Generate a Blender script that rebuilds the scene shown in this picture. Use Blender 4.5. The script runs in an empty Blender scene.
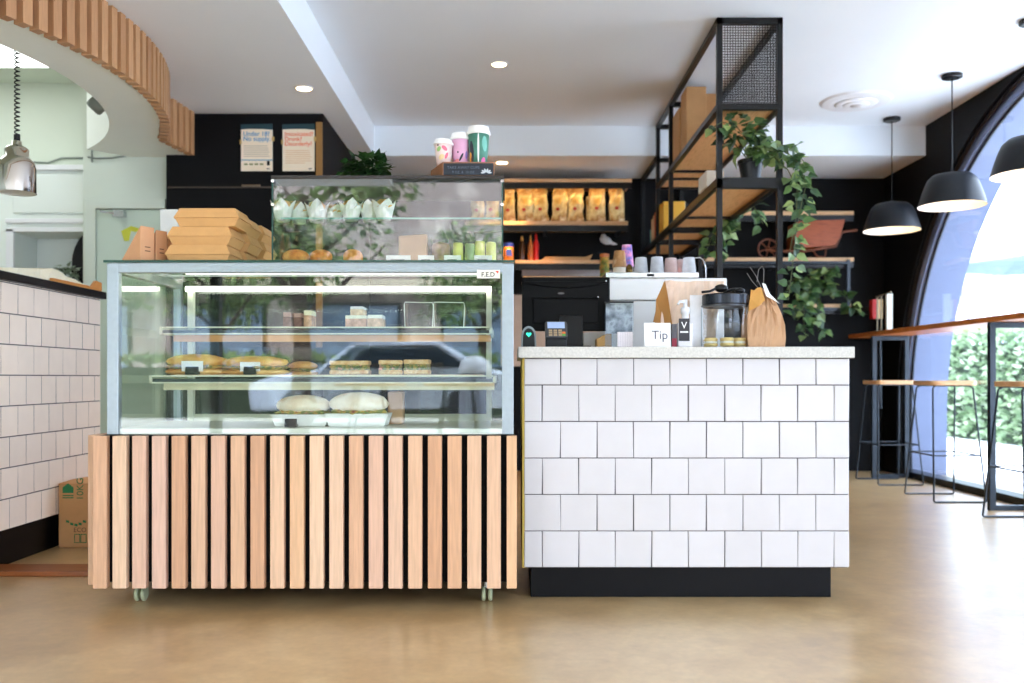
import bpy, bmesh, math, random
from mathutils import Vector, Matrix
random.seed(7)
PI = math.pi
F = 905.0      # focal length in pixels of the 1024 px wide frame
HC = 0.8       # eye height
HY = 378.0     # horizon row

def lin(c):
    out = []
    for v in c[:3]:
        v = v / 255.0
        out.append(v / 12.92 if v <= 0.04045 else ((v + 0.055) / 1.055) ** 2.4)
    return (out[0], out[1], out[2], 1.0)

def at(px, py, Y):
    """a photo pixel at distance Y in front of the camera -> world point"""
    return Vector(((px - 512) * Y / F, Y, HC + (HY - py) * Y / F))

# ------------------------------------------------------------------ camera, world, exposure
scene = bpy.context.scene
COL = scene.collection
cd = bpy.data.cameras.new('camera')
cam = bpy.data.objects.new('camera', cd)
COL.objects.link(cam)
cam.location = (0, 0, HC)
cam.rotation_euler = (PI / 2, 0, 0)
cd.sensor_width = 36.0
cd.lens = 36.0 * F / 1024.0
cd.shift_y = (HY - 341.5) / 1024.0
cd.clip_start = 0.05
cd.clip_end = 200
cd.dof.use_dof = True
cd.dof.focus_distance = 3.3
cd.dof.aperture_fstop = 2.4
scene.camera = cam

scene.view_settings.view_transform = 'Standard'
scene.view_settings.look = 'None'
scene.view_settings.gamma = 1.0
scene.view_settings.use_curve_mapping = False
scene.view_settings.exposure = 0.62
scene.cycles.use_denoising = True
scene.cycles.max_bounces = 10
scene.cycles.transparent_max_bounces = 32
scene.cycles.sample_clamp_indirect = 6.0
scene.cycles.caustics_reflective = False
scene.cycles.caustics_refractive = False

SKY = 7.0
world = bpy.data.worlds.new('sky')
scene.world = world
world.use_nodes = True
wn = world.node_tree
wn.nodes.clear()
wo = wn.nodes.new('ShaderNodeOutputWorld')
bg = wn.nodes.new('ShaderNodeBackground')
tc = wn.nodes.new('ShaderNodeTexCoord')
ns = wn.nodes.new('ShaderNodeTexNoise')
ns.inputs['Scale'].default_value = 2.5
rp = wn.nodes.new('ShaderNodeValToRGB')
rp.color_ramp.elements[0].position = 0.35
rp.color_ramp.elements[0].color = lin((196, 216, 250))
rp.color_ramp.elements[1].position = 0.7
rp.color_ramp.elements[1].color = lin((238, 244, 255))
wn.links.new(tc.outputs['Generated'], ns.inputs['Vector'])
wn.links.new(ns.outputs['Fac'], rp.inputs['Fac'])
wn.links.new(rp.outputs['Color'], bg.inputs['Color'])
bg.inputs['Strength'].default_value = SKY
wn.links.new(bg.outputs['Background'], wo.inputs['Surface'])

def portal(name, loc, rot, sx, sy):
    l = bpy.data.lights.new(name, 'AREA')
    l.shape = 'RECTANGLE'
    l.size = sx
    l.size_y = sy
    l.energy = 1
    l.cycles.is_portal = True
    o = bpy.data.objects.new(name, l)
    COL.objects.link(o)
    o.location = loc
    o.rotation_euler = rot
    return o
portal('shopfront_daylight', (-0.9, -1.7, 1.35), (PI / 2, 0, 0), 8.2, 2.7)
portal('arch_daylight', (3.6, 5.2, 1.4), (0, PI / 2, 0), 2.8, 4.6)
portal('arch_daylight', (3.6, 0.45, 1.3), (0, PI / 2, 0), 2.6, 4.1)  # portal for the added arch beside the camera

sun = bpy.data.lights.new('sun', 'SUN')
sun.energy = 7.0
sun.angle = math.radians(2)
sun.color = (1.0, 0.96, 0.9)
so = bpy.data.objects.new('sun', sun)
COL.objects.link(so)
so.rotation_euler = Vector((0.28, -0.62, -0.74)).to_track_quat('-Z', 'Y').to_euler()

def spot(name, loc, energy, col=(255, 205, 140), size=95, blend=0.6, rad=0.04):
    l = bpy.data.lights.new(name, 'SPOT')
    l.energy = energy
    l.color = lin(col)[:3]
    l.spot_size = math.radians(size)
    l.spot_blend = blend
    l.shadow_soft_size = rad
    o = bpy.data.objects.new(name, l)
    COL.objects.link(o)
    o.location = loc
    return o

# ------------------------------------------------------------------ materials
MATS = {}
def nodes_of(name):
    m = bpy.data.materials.new(name)
    m.use_nodes = True
    nt = m.node_tree
    return m, nt, nt.nodes['Principled BSDF']

def mat(name, col, rough=0.5, metal=0.0, var=0.06, scale=12.0, bump=0.0, emit=None, estr=0.0, spec=0.5,
        island=0.0, stretch=None, sheen=0.0, coat=0.0):
    """procedural material: base colour broken up by noise (and per piece)"""
    if name in MATS:
        return MATS[name]
    m, nt, b = nodes_of(name)
    c = lin(col)
    t = nt.nodes.new('ShaderNodeTexCoord')
    n = nt.nodes.new('ShaderNodeTexNoise')
    n.inputs['Scale'].default_value = scale
    n.inputs['Detail'].default_value = 4
    if stretch:
        mp = nt.nodes.new('ShaderNodeMapping')
        mp.inputs['Scale'].default_value = stretch
        nt.links.new(t.outputs['Object'], mp.inputs['Vector'])
        nt.links.new(mp.outputs['Vector'], n.inputs['Vector'])
    else:
        nt.links.new(t.outputs['Object'], n.inputs['Vector'])
    r = nt.nodes.new('ShaderNodeMapRange')
    r.inputs['From Min'].default_value = 0.25
    r.inputs['From Max'].default_value = 0.75
    r.inputs['To Min'].default_value = 1 - var
    r.inputs['To Max'].default_value = 1 + var
    nt.links.new(n.outputs['Fac'], r.inputs['Value'])
    val = r.outputs['Result']
    if island:
        g = nt.nodes.new('ShaderNodeNewGeometry')
        r2 = nt.nodes.new('ShaderNodeMapRange')
        r2.inputs['To Min'].default_value = 1 - island
        r2.inputs['To Max'].default_value = 1 + island
        nt.links.new(g.outputs['Random Per Island'], r2.inputs['Value'])
        mm = nt.nodes.new('ShaderNodeMath')
        mm.operation = 'MULTIPLY'
        nt.links.new(val, mm.inputs[0])
        nt.links.new(r2.outputs['Result'], mm.inputs[1])
        val = mm.outputs[0]
    vm = nt.nodes.new('ShaderNodeVectorMath')
    vm.operation = 'SCALE'
    vm.inputs[0].default_value = c[:3]
    nt.links.new(val, vm.inputs['Scale'])
    nt.links.new(vm.outputs['Vector'], b.inputs['Base Color'])
    b.inputs['Roughness'].default_value = rough
    b.inputs['Metallic'].default_value = metal
    b.inputs['Specular IOR Level'].default_value = spec
    if coat:
        b.inputs['Coat Weight'].default_value = coat
        b.inputs['Coat Roughness'].default_value = 0.1
    if bump:
        bp = nt.nodes.new('ShaderNodeBump')
        bp.inputs['Strength'].default_value = bump
        bp.inputs['Distance'].default_value = 0.01
        nt.links.new(n.outputs['Fac'], bp.inputs['Height'])
        nt.links.new(bp.outputs['Normal'], b.inputs['Normal'])
    if emit:
        b.inputs['Emission Color'].default_value = lin(emit)
        b.inputs['Emission Strength'].default_value = estr
    MATS[name] = m
    return m

def ramp_mat(name, cols, rough=0.5, scale=8.0, stretch=(1, 1, 1), island=True, metal=0.0, bump=0.0, grain=0.12, detail=5.0, leaf=False):
    """colour picked per piece from a ramp, with stretched grain over it"""
    if name in MATS:
        return MATS[name]
    m, nt, b = nodes_of(name)
    t = nt.nodes.new('ShaderNodeTexCoord')
    mp = nt.nodes.new('ShaderNodeMapping')
    mp.inputs['Scale'].default_value = stretch
    nt.links.new(t.outputs['Object'], mp.inputs['Vector'])
    n = nt.nodes.new('ShaderNodeTexNoise')
    n.inputs['Scale'].default_value = scale
    n.inputs['Detail'].default_value = detail
    nt.links.new(mp.outputs['Vector'], n.inputs['Vector'])
    rampn = nt.nodes.new('ShaderNodeValToRGB')
    e = rampn.color_ramp.elements
    while len(e) < len(cols):
        e.new(0.5)
    for i, c in enumerate(cols):
        e[i].position = i / (len(cols) - 1)
        e[i].color = lin(c)
    if island:
        g = nt.nodes.new('ShaderNodeNewGeometry')
        nt.links.new(g.outputs['Random Per Island'], rampn.inputs['Fac'])
    else:
        r0 = nt.nodes.new('ShaderNodeMapRange')
        r0.inputs['From Min'].default_value = 0.3
        r0.inputs['From Max'].default_value = 0.7
        nt.links.new(n.outputs['Fac'], r0.inputs['Value'])
        nt.links.new(r0.outputs['Result'], rampn.inputs['Fac'])
    r = nt.nodes.new('ShaderNodeMapRange')
    r.inputs['From Min'].default_value = 0.25
    r.inputs['From Max'].default_value = 0.75
    r.inputs['To Min'].default_value = 1 - grain
    r.inputs['To Max'].default_value = 1 + grain
    nt.links.new(n.outputs['Fac'], r.inputs['Value'])
    vm = nt.nodes.new('ShaderNodeVectorMath')
    vm.operation = 'SCALE'
    nt.links.new(rampn.outputs['Color'], vm.inputs[0])
    nt.links.new(r.outputs['Result'], vm.inputs['Scale'])
    nt.links.new(vm.outputs['Vector'], b.inputs['Base Color'])
    b.inputs['Roughness'].default_value = rough
    b.inputs['Metallic'].default_value = metal
    if leaf:
        b.inputs['Subsurface Weight'].default_value = 0.0
        tr = nt.nodes.new('ShaderNodeBsdfTranslucent')
        nt.links.new(vm.outputs['Vector'], tr.inputs['Color'])
        mx = nt.nodes.new('ShaderNodeMixShader')
        mx.inputs['Fac'].default_value = 0.3
        nt.links.new(b.outputs['BSDF'], mx.inputs[1])
        nt.links.new(tr.outputs['BSDF'], mx.inputs[2])
        nt.links.new(mx.outputs['Shader'], nt.nodes['Material Output'].inputs['Surface'])
    if bump:
        bp = nt.nodes.new('ShaderNodeBump')
        bp.inputs['Strength'].default_value = bump
        bp.inputs['Distance'].default_value = 0.01
        nt.links.new(n.outputs['Fac'], bp.inputs['Height'])
        nt.links.new(bp.outputs['Normal'], b.inputs['Normal'])
    MATS[name] = m
    return m

def glass(name, tint=(236, 246, 241), ior=1.5, rough=0.0):
    """thin sheet glass: see-through with a Fresnel reflection"""
    if name in MATS:
        return MATS[name]
    m = bpy.data.materials.new(name)
    m.use_nodes = True
    nt = m.node_tree
    nt.nodes.clear()
    out = nt.nodes.new('ShaderNodeOutputMaterial')
    tr = nt.nodes.new('ShaderNodeBsdfTransparent')
    tr.inputs['Color'].default_value = lin(tint)
    gl = nt.nodes.new('ShaderNodeBsdfGlossy')
    gl.inputs['Roughness'].default_value = rough
    fr = nt.nodes.new('ShaderNodeFresnel')
    # the same reflection on both faces of the sheet
    geo = nt.nodes.new('ShaderNodeNewGeometry')
    io = nt.nodes.new('ShaderNodeMix')
    io.inputs[2].default_value = ior
    io.inputs[3].default_value = 1.0 / ior
    nt.links.new(geo.outputs['Backfacing'], io.inputs[0])
    nt.links.new(io.outputs[0], fr.inputs['IOR'])
    mx = nt.nodes.new('ShaderNodeMixShader')
    nt.links.new(fr.outputs['Fac'], mx.inputs['Fac'])
    nt.links.new(tr.outputs['BSDF'], mx.inputs[1])
    nt.links.new(gl.outputs['BSDF'], mx.inputs[2])
    nt.links.new(mx.outputs['Shader'], out.inputs['Surface'])
    MATS[name] = m
    return m

def lamp_mat(name, col, strength):
    if name in MATS:
        return MATS[name]
    m = bpy.data.materials.new(name)
    m.use_nodes = True
    nt = m.node_tree
    nt.nodes.clear()
    out = nt.nodes.new('ShaderNodeOutputMaterial')
    e = nt.nodes.new('ShaderNodeEmission')
    e.inputs['Color'].default_value = lin(col)
    e.inputs['Strength'].default_value = strength
    nt.links.new(e.outputs['Emission'], out.inputs['Surface'])
    MATS[name] = m
    return m

M_WHITE = mat('white_paint', (232, 232, 234), 0.6, var=0.015, scale=3)
M_CEIL = mat('ceiling_paint', (238, 244, 249), 0.7, var=0.012, scale=2)
M_BLACK = mat('black_paint', (12, 12, 14), 0.6, var=0.1, scale=5, spec=0.15)
M_BLACKM = mat('black_steel', (13, 14, 16), 0.35, metal=0.3, var=0.1, scale=30)
M_BLUEM = mat('blue_black_steel', (30, 40, 50), 0.4, metal=0.3, var=0.1, scale=30)
M_GREEN = mat('pale_green_paint', (206, 213, 200), 0.6, var=0.03, scale=3)
M_CABW = mat('cabinet_white_paint', (228, 234, 228), 0.5, var=0.02, scale=4)
M_TILE = mat('white_glazed_tile', (201, 197, 196), 0.16, var=0.02, scale=14, bump=0.06, island=0.025)
M_TILEP = mat('cream_glazed_tile', (255, 238, 222), 0.2, var=0.025, scale=14, bump=0.06, island=0.03)
M_GROUT = mat('dark_grout', (58, 50, 54), 0.9, var=0.1, scale=40)
M_SLAB = mat('speckled_stone', (198, 195, 186), 0.4, var=0.14, scale=140)
M_SLAT = ramp_mat('timber_slat', [(194, 152, 122), (212, 172, 138), (204, 158, 120), (212, 176, 156), (198, 150, 112), (220, 184, 150), (206, 166, 140), (216, 172, 128)],
                  0.5, scale=9, stretch=(14, 14, 0.9), grain=0.13, bump=0.08)
M_SLAT2 = ramp_mat('cedar_slat', [(178, 130, 88), (196, 148, 104), (164, 116, 76), (188, 140, 98)], 0.5, scale=9, stretch=(14, 14, 1), grain=0.14)
M_WOOD = ramp_mat('oak_board', [(206, 150, 92), (222, 172, 116), (198, 140, 84)], 0.45, scale=7, stretch=(8, 1, 8), island=False, grain=0.08)
M_WOODX = ramp_mat('pine_shelf_board', [(208, 160, 112), (224, 182, 136), (200, 150, 104)], 0.5, scale=7, stretch=(1, 8, 8), island=False, grain=0.08)
M_ORANGEW = ramp_mat('orange_stained_timber', [(176, 96, 40), (204, 122, 56), (160, 84, 34)], 0.35, scale=6, stretch=(10, 1, 10), island=False, grain=0.1)
M_PALEW = ramp_mat('pale_birch', [(232, 206, 172), (240, 220, 190), (224, 192, 152)], 0.5, scale=7, stretch=(2, 8, 8), island=False, grain=0.06)
M_KRAFT = mat('kraft_card', (206, 156, 96), 0.75, var=0.05, scale=30)
M_KRAFTB = mat('kraft_paper', (196, 152, 112), 0.7, var=0.12, scale=9, bump=0.3)
M_CARD = mat('corrugated_card', (196, 148, 98), 0.85, var=0.05, scale=24)
M_ALU = mat('brushed_aluminium', (158, 168, 172), 0.35, metal=0.6, var=0.05, scale=60)
M_STEEL = mat('stainless_steel', (200, 202, 204), 0.22, metal=0.95, var=0.05, scale=50)
M_CHROME = mat('chrome', (226, 222, 220), 0.06, metal=1.0, var=0.02, scale=5)
M_GLASS = glass('case_glass', (250, 253, 251), 1.82)
M_GLASSB = glass('shelf_glass', (246, 251, 248), 1.5)
M_GLASSC = glass('jar_glass', (240, 243, 244), 1.5)
M_GLASSW = glass('window_glass', (246, 250, 252), 1.45)
M_GEDGE = mat('green_glass_edge', (40, 74, 66), 0.15, var=0.05, scale=8)
M_PAPER = mat('white_paper', (240, 238, 232), 0.8, var=0.02, scale=10)
M_BLACKP = mat('black_plastic', (9, 9, 10), 0.3, var=0.05, scale=10, spec=0.3)
M_LEAF = ramp_mat('ivy_leaf', [(36, 62, 38), (66, 98, 58), (104, 136, 74), (52, 82, 56), (164, 186, 112), (110, 140, 120)], 0.45, scale=30, grain=0.15, leaf=True)
M_LEAFD = ramp_mat('dark_leaf', [(24, 52, 24), (40, 78, 32), (60, 96, 40)], 0.5, scale=30, grain=0.15, leaf=True)
M_HEDGE = ramp_mat('hedge_leaf', [(96, 118, 88), (130, 156, 116), (164, 184, 146), (206, 216, 192)], 0.6, scale=8, grain=0.2, leaf=True)
M_TREE = ramp_mat('tree_leaf', [(70, 96, 56), (112, 138, 84), (160, 180, 116)], 0.6, scale=4, grain=0.2, leaf=True)
M_BARK = mat('bark', (74, 62, 52), 0.9, var=0.25, scale=12, bump=0.5, stretch=(4, 4, 1))
M_STEM = mat('stem', (84, 92, 50), 0.7)

# polished concrete
def concrete():
    m, nt, b = nodes_of('polished_concrete')
    t = nt.nodes.new('ShaderNodeTexCoord')
    n1 = nt.nodes.new('ShaderNodeTexNoise'); n1.inputs['Scale'].default_value = 1.1; n1.inputs['Detail'].default_value = 6
    n2 = nt.nodes.new('ShaderNodeTexNoise'); n2.inputs['Scale'].default_value = 7; n2.inputs['Detail'].default_value = 9; n2.inputs['Roughness'].default_value = 0.65
    n3 = nt.nodes.new('ShaderNodeTexNoise'); n3.inputs['Scale'].default_value = 45; n3.inputs['Detail'].default_value = 3
    for n in (n1, n2, n3):
        nt.links.new(t.outputs['Object'], n.inputs['Vector'])
    r = nt.nodes.new('ShaderNodeValToRGB')
    e = r.color_ramp.elements
    e[0].position = 0.34; e[0].color = lin((148, 116, 76))
    e[1].position = 0.66; e[1].color = lin((200, 172, 128))
    k = e.new(0.5); k.color = lin((178, 146, 100))
    mx = nt.nodes.new('ShaderNodeMath'); mx.operation = 'MULTIPLY_ADD'
    mx.inputs[1].default_value = 0.5
    nt.links.new(n2.outputs['Fac'], mx.inputs[0])
    m2 = nt.nodes.new('ShaderNodeMath'); m2.operation = 'MULTIPLY'; m2.inputs[1].default_value = 0.5
    nt.links.new(n1.outputs['Fac'], m2.inputs[0])
    nt.links.new(m2.outputs[0], mx.inputs[2])
    nt.links.new(mx.outputs[0], r.inputs['Fac'])
    sp = nt.nodes.new('ShaderNodeMapRange'); sp.inputs['From Min'].default_value = .3; sp.inputs['From Max'].default_value = .7
    sp.inputs['To Min'].default_value = .93; sp.inputs['To Max'].default_value = 1.07
    nt.links.new(n3.outputs['Fac'], sp.inputs['Value'])
    vm = nt.nodes.new('ShaderNodeVectorMath'); vm.operation = 'SCALE'
    nt.links.new(r.outputs['Color'], vm.inputs[0]); nt.links.new(sp.outputs['Result'], vm.inputs['Scale'])
    nt.links.new(vm.outputs['Vector'], b.inputs['Base Color'])
    rr = nt.nodes.new('ShaderNodeMapRange'); rr.inputs['To Min'].default_value = 0.26; rr.inputs['To Max'].default_value = 0.38
    nt.links.new(n2.outputs['Fac'], rr.inputs['Value'])
    nt.links.new(rr.outputs['Result'], b.inputs['Roughness'])
    b.inputs['Specular IOR Level'].default_value = 0.8
    b.inputs['Coat Weight'].default_value = 0.6
    b.inputs['Coat Roughness'].default_value = 0.3
    return m
M_FLOOR = concrete()

# ------------------------------------------------------------------ mesh builder
class MB:
    def __init__(s):
        s.v = []
        s.f = []
    def add(s, vs, fs):
        o = len(s.v)
        s.v += [Vector(v) for v in vs]
        s.f += [tuple(o + i for i in f) for f in fs]
        return s
    def box(s, x0, x1, y0, y1, z0, z1, m=None):
        vs = [Vector(p) for p in ((x0, y0, z0), (x1, y0, z0), (x1, y1, z0), (x0, y1, z0), (x0, y0, z1), (x1, y0, z1), (x1, y1, z1), (x0, y1, z1))]
        if m is not None:
            vs = [m @ v for v in vs]
        return s.add(vs, [(0, 3, 2, 1), (4, 5, 6, 7), (0, 1, 5, 4), (1, 2, 6, 5), (2, 3, 7, 6), (3, 0, 4, 7)])
    def prism(s, pts, axis, a, b, m=None):
        """2D outline extruded along axis ('x': pts are (y,z); 'y': (x,z); 'z': (x,y))"""
        n = len(pts)
        def mk(p, t):
            v = {'x': (t, p[0], p[1]), 'y': (p[0], t, p[1]), 'z': (p[0], p[1], t)}[axis]
            return m @ Vector(v) if m is not None else Vector(v)
        vs = [mk(p, a) for p in pts] + [mk(p, b) for p in pts]
        fs = [tuple(range(n)), tuple(range(2 * n - 1, n - 1, -1))]
        fs += [(i, i + n, (i + 1) % n + n, (i + 1) % n) for i in range(n)]
        return s.add(vs, fs)
    def tube(s, pts, r, seg=8, closed=False, r_end=None):
        pts = [Vector(p) for p in pts]
        n = len(pts)
        vs = []
        prev = None
        for i, p in enumerate(pts):
            if closed:
                d = (pts[(i + 1) % n] - pts[i - 1])
            else:
                d = (pts[min(i + 1, n - 1)] - pts[max(i - 1, 0)])
            d.normalize()
            if prev is None:
                u = d.orthogonal().normalized()
            else:
                u = prev - d * prev.dot(d)
                if u.length < 1e-5:
                    u = d.orthogonal()
                u.normalize()
            prev = u
            w = d.cross(u)
            rr = r if r_end is None else r + (r_end - r) * i / max(1, n - 1)
            for k in range(seg):
                a = 2 * PI * k / seg
                vs.append(p + (u * math.cos(a) + w * math.sin(a)) * rr)
        fs = []
        for i in range(n if closed else n - 1):
            j = (i + 1) % n
            for k in range(seg):
                k2 = (k + 1) % seg
                fs.append((i * seg + k, i * seg + k2, j * seg + k2, j * seg + k))
        if not closed:
            fs.append(tuple(range(seg - 1, -1, -1)))
            fs.append(tuple(range((n - 1) * seg, n * seg)))
        return s.add(vs, fs)
    def lathe(s, prof, c=(0, 0, 0), seg=24, m=None, wob=None):
        """prof: list of (r, z) from bottom to top about the z axis through c"""
        c = Vector(c)
        vs = []
        for r, z in prof:
            for k in range(seg):
                a = 2 * PI * k / seg
                q = r * (wob(a, z) if wob else 1)
                v = Vector((q * math.cos(a), q * math.sin(a), z))
                if m is not None:
                    v = m @ v
                vs.append(v + c)
        fs = []
        for i in range(len(prof) - 1):
            for k in range(seg):
                k2 = (k + 1) % seg
                fs.append((i * seg + k, i * seg + k2, (i + 1) * seg + k2, (i + 1) * seg + k))
        if prof[0][0] > 1e-5:
            fs.append(tuple(range(seg - 1, -1, -1)))
        if prof[-1][0] > 1e-5:
            fs.append(tuple(range((len(prof) - 1) * seg, len(prof) * seg)))
        return s.add(vs, fs)
    def shell(s, prof, c=(0, 0, 0), seg=24, m=None):
        """open lathe without caps"""
        n0 = len(s.f)
        s.lathe(prof, c, seg, m)
        s.f = [f for i, f in enumerate(s.f) if i < n0 or len(f) == 4]
        return s
    def blob(s, c, rx, ry, rz, seg=14, rings=8, noise=0.0, m=None, seed=0):
        rnd = random.Random(seed)
        vs = []
        for i in range(rings + 1):
            t = PI * i / rings - PI / 2
            for k in range(seg):
                a = 2 * PI * k / seg
                q = 1 + noise * (rnd.random() - 0.5) * (0 if i in (0, rings) else 1)
                v = Vector((rx * math.cos(t) * math.cos(a) * q, ry * math.cos(t) * math.sin(a) * q, rz * math.sin(t) * q))
                if m is not None:
                    v = m @ v
                vs.append(v + Vector(c))
        fs = []
        for i in range(rings):
            for k in range(seg):
                k2 = (k + 1) % seg
                fs.append((i * seg + k, i * seg + k2, (i + 1) * seg + k2, (i + 1) * seg + k))
        return s.add(vs, fs)
    def leaf(s, p, d, up, L, W):
        """a folded pointed leaf"""
        d = Vector(d).normalized()
        side = d.cross(Vector(up))
        if side.length < 1e-4:
            side = d.orthogonal()
        side.normalize()
        n = side.cross(d).normalized()
        p = Vector(p)
        vs = [p, p + d * L * 0.12 + side * W * 0.42 + n * W * .12, p + d * L * 0.42 + side * W * 0.5 + n * W * .15, p + d * L - n * L * .12,
              p + d * L * 0.42 - side * W * 0.5 + n * W * .15, p + d * L * 0.12 - side * W * 0.42 + n * W * .12, p + d * L * .45]
        return s.add(vs, [(0, 1, 2, 6), (6, 2, 3), (0, 6, 4, 5), (6, 3, 4)])
    def build(s, name, m, parent=None, smooth=False, bevel=0.0, seg=2, subsurf=0, origin=None):
        if parent is not None:
            off = WORLD_LOC[parent.name]
        elif origin is not None:
            off = Vector(origin)
        else:
            xs = [v.x for v in s.v]; ys = [v.y for v in s.v]; zs = [v.z for v in s.v]
            off = Vector(((min(xs) + max(xs)) / 2, (min(ys) + max(ys)) / 2, min(zs)))
        me = bpy.data.meshes.new(name)
        me.from_pydata([v - off for v in s.v], [], s.f)
        bm = bmesh.new()
        bm.from_mesh(me)
        bmesh.ops.remove_doubles(bm, verts=bm.verts, dist=1e-6)
        bmesh.ops.recalc_face_normals(bm, faces=bm.faces)
        bm.to_mesh(me)
        bm.free()
        me.materials.append(m)
        if smooth:
            for p in me.polygons:
                p.use_smooth = True
        o = bpy.data.objects.new(name, me)
        COL.objects.link(o)
        if parent is not None:
            o.parent = parent
            WORLD_LOC[o.name] = off
        else:
            o.location = off
            WORLD_LOC[o.name] = off
        if bevel:
            md = o.modifiers.new('bevel', 'BEVEL')
            md.width = bevel
            md.segments = seg
            md.limit_method = 'ANGLE'
            md.angle_limit = math.radians(40)
        if subsurf:
            md = o.modifiers.new('subsurf', 'SUBSURF')
            md.levels = subsurf
            md.render_levels = subsurf
        return o

WORLD_LOC = {}
def tag(o, label=None, cat=None, group=None, kind=None):
    if label: o['label'] = label
    if cat: o['category'] = cat
    if group: o['group'] = group
    if kind: o['kind'] = kind
    return o

def thing(name, label, cat, loc, group=None):
    o = bpy.data.objects.new(name, None)
    COL.objects.link(o)
    o.location = loc
    o.empty_display_size = 0.1
    WORLD_LOC[o.name] = Vector(loc)
    return tag(o, label, cat, group)

def struct(o):
    o['kind'] = 'structure'
    return o

CHILDREN = {}
def kids(o):
    return [c for c in COL.objects if c.parent == o]
def copy_tree(o, parent=None):
    c = o.copy()
    COL.objects.link(c)
    c.parent = parent
    for ch in kids(o):
        copy_tree(ch, c)
    return c

def lettering(txt, loc, size, m, parent, rot=(PI / 2, 0, 0), align='CENTER', name='lettering', depth=0.0004, bold=0.0):
    cu = bpy.data.curves.new(name, 'FONT')
    cu.body = txt
    cu.size = size
    cu.align_x = align
    cu.extrude = depth
    cu.offset = bold
    cu.materials.append(m)
    o = bpy.data.objects.new(name, cu)
    COL.objects.link(o)
    bpy.context.view_layer.update()
    me = bpy.data.meshes.new_from_object(o.evaluated_get(bpy.context.evaluated_depsgraph_get()))
    bpy.data.objects.remove(o)
    o = bpy.data.objects.new(name, me)
    COL.objects.link(o)
    o.parent = parent
    o.location = Vector(loc) - WORLD_LOC[parent.name]
    o.rotation_euler = rot
    return o

def arc(cx, cy, r, a0, a1, n):
    return [(cx + r * math.cos(math.radians(a0 + (a1 - a0) * i / n)), cy + r * math.sin(math.radians(a0 + (a1 - a0) * i / n))) for i in range(n + 1)]

# ------------------------------------------------------------------ room shell
Z1, Z2 = 2.52, 2.75           # low and high ceilings
YB = 7.8                       # back wall
XR = 3.2                       # right wall face
YF = -1.6                      # shopfront behind the camera
struct(MB().box(-5.2, 3.6, YF - 0.2, 8.0, -0.1, 0.0).build('floor', M_FLOOR))
CX, CY, RO, RI = -3.95, 4.45, 2.1, 1.8
# left low ceiling: outline follows the round bulkhead
pts = [(-1.066, YF), (-1.066, 8.0), (-2.3, 8.0), (-2.3, 5.95), (-2.09, 5.85), (-2.125, 5.48)] + arc(CX, CY, RO, 29.3, -90, 30)[1:] + [(-5.2, 2.35), (-5.2, YF)]
struct(MB().prism(pts, 'z', Z1, 3.1).build('ceiling', M_CEIL))
struct(MB().box(-1.066, XR + 0.4, YF, 7.0, Z2, 3.1).build('ceiling', M_CEIL))
struct(MB().box(-1.066, XR + 0.4, 7.0, 8.0, Z1, 3.1).build('ceiling', M_CEIL))
struct(MB().box(-5.2, -1.9, 2.2, 6.6, 2.9, 3.05).build('ceiling', M_GREEN))
# round bulkhead ring
m = MB()
prev = None
A = [-90 + i * 4 for i in range(35)]
ring_in, ring_out = [], []
for a in A:
    r = math.radians(a)
    ro = RO - 0.035
    if a > 29.3:
        c_, s_ = math.cos(r), math.sin(r)
        ro = min(1.84 / c_ if c_ > 0.02 else 99, 2.0 / s_)
    ring_in.append((CX + RI * math.cos(r), CY + RI * math.sin(r)))
    ring_out.append((CX + ro * math.cos(r), CY + ro * math.sin(r)))
for i in range(len(A) - 1):
    m.prism([ring_in[i], ring_out[i], ring_out[i + 1], ring_in[i + 1]], 'z', 2.252, 2.898)
struct(m.build('trim_1', mat('bulkhead_paint', (244, 248, 242), 0.6, var=0.015, scale=3)))
# slats around the bulkhead
m = MB()
n = int((math.radians(29) * RO + math.radians(80) * RO) / 0.075)
def bulk_slat(x, y, ang):
    M = Matrix.Translation((x, y, 0)) @ Matrix.Rotation(ang, 4, 'Z')
    m.box(-0.03, 0.022, -0.0225, 0.0225, 2.24, Z1 + 0.003, M)
for i in range(n):
    a = math.radians(29) - (i + 0.5) * 0.075 / RO
    bulk_slat(CX + RO * math.cos(a), CY + RO * math.sin(a), a)
for i in range(5):
    t = (i + 0.6) / 5.1
    x = -2.13 + t * 0.045; y = 5.47 + t * 0.40
    bulk_slat(x + 0.012, y, -math.atan2(0.045, 0.40))
o = m.build('slat_fascia', M_SLAT2)
tag(o, 'row of upright timber slats wrapping the curved ceiling bulkhead over the kitchen', 'slatted fascia')

# walls
struct(MB().box(-1.3, XR + 0.4, YB, YB + 0.2, 0, Z1).build('wall_back', M_BLACK))
struct(MB().box(-2.25, -1.23, 5.89, YB + 0.2, 0, Z1).build('wall_partition', M_BLACK))
struct(MB().box(-2.82, -2.25, 5.95, 6.6, 0, 2.9).build('wall_kitchen', M_GREEN))
struct(MB().box(-5.2, -2.82, 6.45, 6.6, 0, 2.9).build('wall_kitchen', M_GREEN))
struct(MB().box(-5.3, -5.1, YF, 6.6, 0, 3.0).build('wall_left', M_GREEN))
struct(MB().box(-5.3, XR + 0.3, YF - 0.1, YF + 0.1, 2.62, 3.1).build('wall_front', M_WHITE))
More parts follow.
